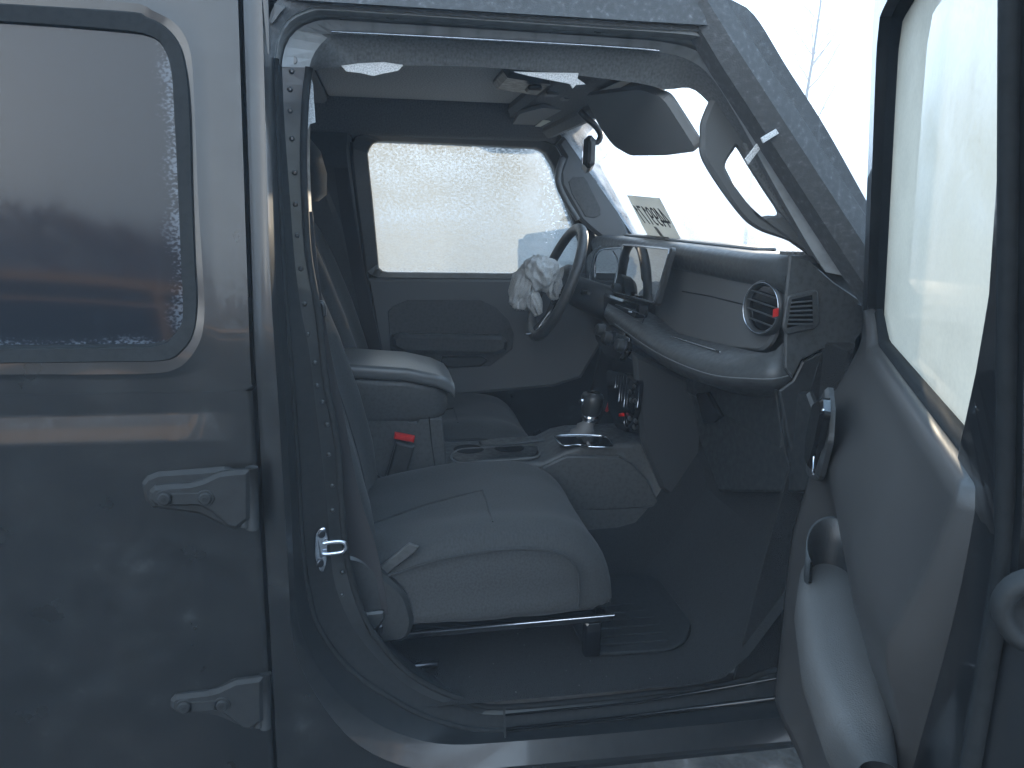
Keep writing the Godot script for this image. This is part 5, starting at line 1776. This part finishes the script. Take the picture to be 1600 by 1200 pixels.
func floor_and_sill() -> void:
	var f := part("cabin_floor")
	var st := begin()
	var rows := []
	for i in 25:
		var x := lerpf(-0.25, 0.95, i / 24.0)
		var row := PackedVector3Array()
		for j in 33:
			var z := lerpf(-0.70, 0.70, j / 32.0)
			var y := 0.498
			y += 0.10 * smoothstep(0.24, 0.10, absf(z))
			y += 0.33 * smoothstep(0.62, 0.92, x)
			row.append(Vector3(x, y, z))
		rows.append(row)
	loft(st, rows)
	put(f, "carpet", st, M.carpet)
	st = begin(false)
	slab(st, rounded(PackedVector3Array([Vector3(0.40, 0.503, 0.26), Vector3(0.40, 0.503, 0.585), Vector3(0.60, 0.503, 0.59), Vector3(0.66, 0.513, 0.52), Vector3(0.66, 0.513, 0.27)]), 0.05, 5), Vector3(0, 0.006, 0), 0.003)
	put(f, "floor_mat", st, M.rubber)
	st = begin(false)
	box(st, Vector3(-0.95, 0.47, 0), Vector3(1.45, 0.04, 1.4))
	put(f, "rear_floor", st, M.carpet)
	var rng := RandomNumberGenerator.new()
	rng.seed = 77
	st = begin(false)
	for k in 60:
		var q := Vector3(rng.randf_range(0.0, 0.72), 0.4995, rng.randf_range(0.15, 0.68))
		if q.x > 0.58:
			q.x -= 0.3
		box(st, q, Vector3(1, 0.7, 0.8) * rng.randf_range(0.001, 0.0032), Basis(Vector3.UP, rng.randf() * TAU), 0.0006)
	tag(put(f, "grit", st, M.ground), "", "", "", "stuff")
	# ribs of the rubber mat
	for k in 9:
		st = begin(false)
		box(st, Vector3(0.51, 0.511, 0.30 + 0.032 * k), Vector3(0.16, 0.004, 0.008), Basis.IDENTITY, 0.0015)
		put(f, "mat_rib", st, M.rubber)
	# seam and highlights of the sill
	var s := part("door_sill")
	st = begin(false)
	slab(st, P([0.033, 0.493, 0.655, 0.107, 0.464, 0.655, 0.213, 0.445, 0.655, 0.495, 0.447, 0.655, 0.805, 0.478, 0.655, 0.807, 0.460, 0.655, 0.496, 0.434, 0.655, 0.220, 0.434, 0.655, 0.094, 0.454, 0.655]), Vector3(0, 0, 0.01), 0.003)
	put(s, "scuff_edge", st, M.rubber)
	st = begin()
	tube(st, P([0.211, 0.463, 0.694, 0.481, 0.465, 0.694, 0.782, 0.494, 0.694]), 0.0022, 0.0022, 8)
	put(s, "sill_lip", st, M.gloss_black)
	st = begin()
	tube(st, P([0.211, 0.445, 0.712, 0.476, 0.449, 0.712, 0.776, 0.462, 0.712]), 0.0035, 0.0035, 8)
	put(s, "sill_crest", st, M.gloss_black)
	st = begin(false)
	slab(st, P([0.207, 0.487, 0.700, 0.211, 0.487, 0.700, 0.207, 0.391, 0.774, 0.202, 0.392, 0.774]), Vector3(0, 0, 0.001), 0.0004)
	put(s, "sill_joint", st, M.rubber)
	st = begin(false)
	box(st, Vector3(0.6, 0.385, 0.745), Vector3(1.0, 0.03, 0.02), Basis.IDENTITY, 0.008)
	put(s, "rocker_rail", st, M.gloss_black)
	st = begin()
	tube(st, P([0.016, 0.517, 0.600, 0.054, 0.522, 0.600, 0.091, 0.524, 0.600]), 0.005, 0.005, 8)
	put(s, "seat_wire", st, M.dark_steel)


# ---------- the open door ----------

const DOOR_A := Vector3(0.837, 0.0, 0.797)
const DOOR_U := Vector3(-0.4716, 0.0, 0.8818)
const DOOR_N := Vector3(-0.8818, 0.0, -0.4716)


func dp(u: float, y: float, w: float) -> Vector3:
	# a point of the open door: u runs from its hinge edge to its latch edge, w towards the cabin side; it leans above the belt as the flank does
	return DOOR_A + DOOR_U * u + DOOR_N * (w + 0.1317 * maxf(0.0, y - 1.19)) + Vector3(0, y, 0)


func dps(a: Array, w: float) -> PackedVector3Array:
	var r := PackedVector3Array()
	for i in range(0, a.size(), 2):
		r.append(dp(a[i], a[i + 1], w))
	return r


func card_w(u: float, y: float) -> float:
	# how far the inner panel stands out from the plane of the glass
	var w := lerpf(0.032, 0.086, smoothstep(1.235, 1.04, y))
	w = lerpf(w, 0.055, smoothstep(1.05, 0.93, y) * smoothstep(0.0, 0.25, u))
	w += 0.03 * smoothstep(1.05, 0.80, y) * smoothstep(0.35, 0.0, u)
	w -= 0.022 * smoothstep(0.62, 0.80, u) * smoothstep(1.20, 1.08, y)
	return w


func open_door() -> void:
	var door := part("front_passenger_door")
	tag(door, "opened front passenger door seen from its cabin side")
	# frame round the pane
	var st := begin(false)
	var pane := PackedVector2Array([Vector2(-0.005, 1.195), Vector2(0.02, 1.26), Vector2(0.15, 1.49), Vector2(0.20, 1.58), Vector2(0.228, 1.625), Vector2(0.27, 1.655), Vector2(0.84, 1.66), Vector2(0.868, 1.63), Vector2(0.872, 1.55), Vector2(0.858, 1.45), Vector2(0.833, 1.35), Vector2(0.795, 1.29), Vector2(0.752, 1.235), Vector2(0.722, 1.195)])
	var rim := PackedVector2Array([Vector2(-0.07, 1.16), Vector2(-0.035, 1.28), Vector2(0.098, 1.51), Vector2(0.15, 1.60), Vector2(0.185, 1.66), Vector2(0.24, 1.715), Vector2(0.87, 1.72), Vector2(0.91, 1.65), Vector2(0.915, 1.55), Vector2(0.915, 1.45), Vector2(0.915, 1.35), Vector2(0.915, 1.28), Vector2(0.915, 1.22), Vector2(0.915, 1.16)])
	var loops := []
	for w in [-0.035, -0.012, 0.012, 0.026]:
		var l := PackedVector3Array()
		for p in pane:
			l.append(dp(p.x, p.y, w))
		loops.append(resample(l, 100, true))
	var outer := []
	for w in [-0.035, 0.026]:
		var l := PackedVector3Array()
		for p in rim:
			l.append(dp(p.x, p.y, w))
		outer.append(resample(l, 100, true))
	loft(st, [loops[0], outer[0], outer[1], loops[3], loops[2]], true)
	put(door, "window_frame", st, M.paint)
	st = begin()
	var lip := []
	for k in 3:
		var l := PackedVector3Array()
		for j in 100:
			l.append(loops[2][j].lerp(outer[1][j], [0.0, -0.06, -0.14][k]) - DOOR_N * [0.0, 0.004, 0.012][k])
		lip.append(l)
	loft(st, lip, true)
	loft(st, [loops[0], loops[1]], true)
	put(door, "window_seal", st, M.rubber)
	st = begin()
	for j in 10:
		for i in 14:
			for c in [[0, 0], [0, 1], [1, 1], [0, 0], [1, 1], [1, 0]]:
				var u: float = (i + c[1]) / 14.0
				var v: float = (j + c[0]) / 10.0
				var y := lerpf(1.67, 1.18, v)
				st.set_uv(Vector2(u, v))
				st.add_vertex(dp(lerpf(maxf(-0.03, (y - 1.25) * 0.56), 0.89, u), y, 0.0))
	put(door, "window", st, M.thawing_pane)
	# inner panel: sill edge, bulge, recess
	st = begin()
	var rows := []
	for i in 41:
		var t := i / 40.0
		var row := PackedVector3Array()
		var u := lerpf(0.02, 0.795, t)
		var top := 1.205 + 0.045 * smoothstep(0.14, 0.03, u)
		row.append(dp(u, top, 0.012))
		row.append(dp(u, top + 0.004, card_w(u, top) - 0.012))
		for j in 37:
			var y := lerpf(top, 0.50, j / 36.0)
			var uu := lerpf(0.02, 0.80 - 0.09 * smoothstep(1.19, 0.80, y), t)
			row.append(dp(uu, y, card_w(uu, y)))
		row.append(dp(lerpf(0.02, 0.69, t), 0.495, 0.0))
		rows.append(row)
	var first := PackedVector3Array()
	var last := PackedVector3Array()
	for p in rows[0]:
		first.append(p - DOOR_N * ((p - dp(0.02, p.y, 0.0)).dot(DOOR_N)) - DOOR_U * 0.01)
	for p in rows[-1]:
		last.append(p - DOOR_N * ((p - dp(0.775, p.y, 0.0)).dot(DOOR_N) - 0.02) + DOOR_U * 0.006)
	rows.insert(0, first)
	rows.append(last)
	loft(st, rows)
	put(door, "inner_panel", st, M.door_card)
	var belt := [PackedVector3Array(), PackedVector3Array(), PackedVector3Array(), PackedVector3Array()]
	for i in 31:
		var u := lerpf(0.05, 0.80, i / 30.0)
		var top := 1.205 + 0.045 * smoothstep(0.14, 0.03, u)
		var wide := card_w(u, top) - 0.014
		belt[0].append(dp(u, top - 0.01, 0.003))
		belt[1].append(dp(u, top + 0.012, 0.005))
		belt[2].append(dp(u, top + 0.010, wide * 0.8))
		belt[3].append(dp(u, top + 0.004, wide))
	st = begin()
	loft(st, belt)
	put(door, "belt_seal", st, M.rubber)
	# outer skin and the shut face at the latch end
	st = begin()
	rows = []
	for i in 21:
		var u := lerpf(-0.1, 0.935, i / 20.0)
		var row := PackedVector3Array()
		for j in 21:
			var y := lerpf(1.19, 0.45, j / 20.0)
			row.append(dp(u, y, -0.036 + 0.02 * pow(clampf((0.75 - y) / 0.4, 0.0, 1.0), 2.0)))
		rows.append(row)
	loft(st, rows)
	put(door, "outer_skin", st, M.frosted_paint)
	st = begin()
	loft(st, [resample(dps([0.66, 1.20, 0.66, 0.45], 0.024), 30), resample(dps([0.885, 1.20, 0.885, 0.45], 0.028), 30), resample(dps([0.898, 1.20, 0.898, 0.45], 0.024), 30), resample(dps([0.912, 1.20, 0.912, 0.45], 0.010), 30), resample(dps([0.915, 1.20, 0.915, 0.45], -0.015), 30), resample(dps([0.935, 1.20, 0.935, 0.45], -0.030), 30), resample(dps([0.935, 1.20, 0.935, 0.45], -0.036), 30)])
	put(door, "shut_face", st, M.paint)
	st = begin()
	tube(st, resample(dps([0.895, 1.66, 0.897, 1.40, 0.895, 1.19, 0.895, 0.45], 0.029), 40), 0.007, 0.007, 8)
	put(door, "door_seal", st, M.rubber)
	st = begin()
	loft(st, [resample(dps([-0.07, 1.2, -0.05, 0.45], -0.036), 12), resample(dps([-0.07, 1.2, -0.05, 0.45], 0.03), 12), resample(dps([0.02, 1.2, 0.02, 0.45], 0.045), 12)])
	put(door, "hinge_face", st, M.paint)
	# latch boss at the edge of the picture
	st = begin()
	var bc := dp(0.936, 1.178, 0.02)
	var ring := []
	for s in [[0.026, 0.0], [0.026, 0.010], [0.021, 0.014], [0.016, 0.010], [0.014, 0.002]]:
		ring.append(circle(bc + DOOR_U * s[1] + Vector3(0, 0, 0.0), DOOR_U, s[0], 30))
	loft(st, ring, true)
	cap(st, ring[-1])
	put(door, "latch_boss", st, M.satin_paint)
	# armrest with its pull cup
	var arm := part("armrest", door)
	st = begin()
	var loops2 := []
	for q in [[0.40, 0.955, 0.045, 0.10], [0.43, 0.968, 0.05, 0.118], [0.52, 0.965, 0.05, 0.125], [0.64, 0.955, 0.045, 0.118], [0.72, 0.945, 0.035, 0.10], [0.76, 0.93, 0.02, 0.075]]:
		loops2.append(rounded(PackedVector3Array([dp(q[0], q[1], 0.04), dp(q[0], q[1], q[3]), dp(q[0], q[1] - 0.05, q[3] + 0.004), dp(q[0], q[1] - 0.10, 0.05)]), 0.022, 6))
	solid(st, loops2)
	put(arm, "arm_pad", st, M.arm_vinyl)
	st = begin()
	var cup := []
	for s in [[-0.05, 0.028], [-0.01, 0.031], [0.02, 0.034], [0.022, 0.037], [-0.02, 0.036]]:
		var l := PackedVector3Array()
		for k in 21:
			var a := lerpf(-0.6, PI + 0.6, k / 20.0)
			l.append(dp(0.47 - sin(a) * s[1] * 1.25, 0.985 + s[0] + 0.022 * sin(a), 0.088 + cos(a) * s[1] * 0.85))
		cup.append(l)
	loft(st, cup)
	put(arm, "pull_cup", st, M.dark_plastic)
	# release lever bezel near the front edge
	var rl := part("release_lever", door)
	st = begin(false)
	slab(st, rounded(P([0.661, 1.154, 0.940, 0.621, 1.139, 1.014, 0.609, 1.099, 1.037, 0.640, 1.026, 0.978, 0.668, 0.999, 0.927, 0.746, 0.949, 0.781, 0.787, 0.936, 0.703, 0.811, 0.978, 0.658, 0.752, 1.072, 0.769]), 0.012, 4), DOOR_N * 0.012, 0.005)
	put(rl, "lever_bezel", st, M.plastic)
	st = begin(false)
	slab(st, rounded(P([0.677, 1.117, 0.889, 0.607, 1.157, 1.020, 0.587, 1.142, 1.057, 0.608, 1.084, 1.017, 0.653, 1.020, 0.933, 0.703, 1.003, 0.839, 0.721, 1.037, 0.807]), 0.01, 4), DOOR_N * 0.014, 0.005)
	put(rl, "lever_cup", st, M.gloss_black)
	st = begin()
	tube(st, curve(P([0.581, 1.148, 1.047, 0.609, 1.117, 0.995, 0.618, 1.081, 0.978, 0.620, 1.055, 0.975, 0.609, 1.038, 0.995]), 20), 0.002, 0.002, 8)
	put(rl, "lever_trim", st, M.chrome)


# ---------- small things ----------

func small_things() -> void:
	# striker the door shuts on
	var s := part("door_striker")
	var st := begin(false)
	slab(st, rounded(P([-0.127, 0.856, 0.700, -0.119, 0.865, 0.700, -0.111, 0.867, 0.700, -0.107, 0.851, 0.700, -0.111, 0.801, 0.700, -0.117, 0.783, 0.700, -0.123, 0.787, 0.700, -0.130, 0.814, 0.700]), 0.006, 4), Vector3(0.004, 0, 0.006), 0.002)
	put(s, "striker_plate", st, M.steel)
	st = begin()
	tube(st, curve(P([-0.115, 0.821, 0.712, -0.102, 0.821, 0.712, -0.082, 0.823, 0.712, -0.076, 0.828, 0.712, -0.074, 0.835, 0.712, -0.078, 0.841, 0.712, -0.087, 0.843, 0.712, -0.104, 0.842, 0.712, -0.112, 0.840, 0.712]), 30), 0.0038, 0.0038, 10)
	put(s, "striker_loop", st, M.steel)
	for q in P([-0.115, 0.856, 0.706, -0.119, 0.802, 0.706]):
		st = begin(false)
		disc(st, q, Vector3(0.5, 0, 0.85), 0.007, 0.004, 0.001, 14)
		put(s, "striker_screw", st, M.dark_steel)
	# torn cloth of the curtain airbag showing through the trim
	var ca := part("curtain_airbag")
	tag(ca, "torn white cloth of the curtain airbag showing through the roof trim")
	for l in [P([-0.064, 1.628, 0.607, -0.037, 1.633, 0.607, 0.005, 1.637, 0.607, 0.035, 1.634, 0.607, 0.027, 1.625, 0.607, 0.004, 1.620, 0.607, -0.014, 1.615, 0.607, -0.037, 1.619, 0.607, -0.057, 1.620, 0.607]), P([0.221, 1.632, 0.607, 0.273, 1.633, 0.607, 0.332, 1.635, 0.607, 0.330, 1.627, 0.607, 0.345, 1.618, 0.607, 0.328, 1.616, 0.607, 0.322, 1.610, 0.607, 0.317, 1.617, 0.607, 0.273, 1.623, 0.607, 0.245, 1.627, 0.607]), P([-0.112, 1.611, 0.640, -0.108, 1.594, 0.640, -0.107, 1.565, 0.640, -0.106, 1.536, 0.640, -0.115, 1.533, 0.640, -0.120, 1.521, 0.640, -0.122, 1.545, 0.640, -0.121, 1.574, 0.640, -0.117, 1.599, 0.640]), P([0.586, 1.659, 0.673, 0.592, 1.663, 0.673, 0.608, 1.647, 0.675, 0.624, 1.625, 0.678, 0.641, 1.601, 0.681, 0.622, 1.617, 0.679, 0.604, 1.638, 0.676])]:
		st = begin(false)
		slab(st, l, Vector3(0.001, -0.002, 0.004), 0.001)
		put(ca, "torn_cloth", st, M.white_cloth)
	# paper pass stuck inside the windshield; its print shows reversed from the cabin
	var p := Node3D.new()
	p.name = "paper_pass"
	tag(p, "pale paper pass with reversed print stuck low inside the windshield", "paper pass")
	add_child(p)
	var q: PackedVector3Array = P([0.722, 1.457, -0.316, 0.731, 1.445, -0.056, 0.819, 1.337, -0.108, 0.832, 1.321, -0.400])
	st = begin(false)
	slab(st, q, Vector3(-0.001, -0.0008, 0), 0.0002)
	put(p, "sheet", st, M.pass_paper)
	var ex := (q[1] - q[0]).normalized()
	var ey := (q[0] - q[3])
	ey = (ey - ex * ey.dot(ex)).normalized()
	var ez := ex.cross(ey)
	var t := TextMesh.new()
	var font := SystemFont.new()
	font.font_names = PackedStringArray(["Droid Sans"])
	t.font = font
	t.text = "4499171"
	t.font_size = 24
	t.pixel_size = 0.0026
	t.depth = 0.0012
	var o := put_mesh(p, "print", t, M.ink)
	# seen from the cabin the number reads backwards
	o.transform = Transform3D(Basis(-ex, ey * 1.5, -ez), (q[0] + q[1] + q[2] + q[3]) / 4.0 - ez * 0.0 + ey * 0.01 + Vector3(-0.0012, -0.001, 0))
	st = begin(false)
	var c0 := q[3].lerp(q[2], 0.45)
	slab(st, PackedVector3Array([c0 + ey * 0.015, c0 + ey * 0.015 + ex * 0.03, c0 + ey * 0.05 + ex * 0.02, c0 + ey * 0.05 - ex * 0.005]), Vector3(-0.0012, -0.001, 0), 0.0002)
	put(p, "print_block", st, M.label_paper)
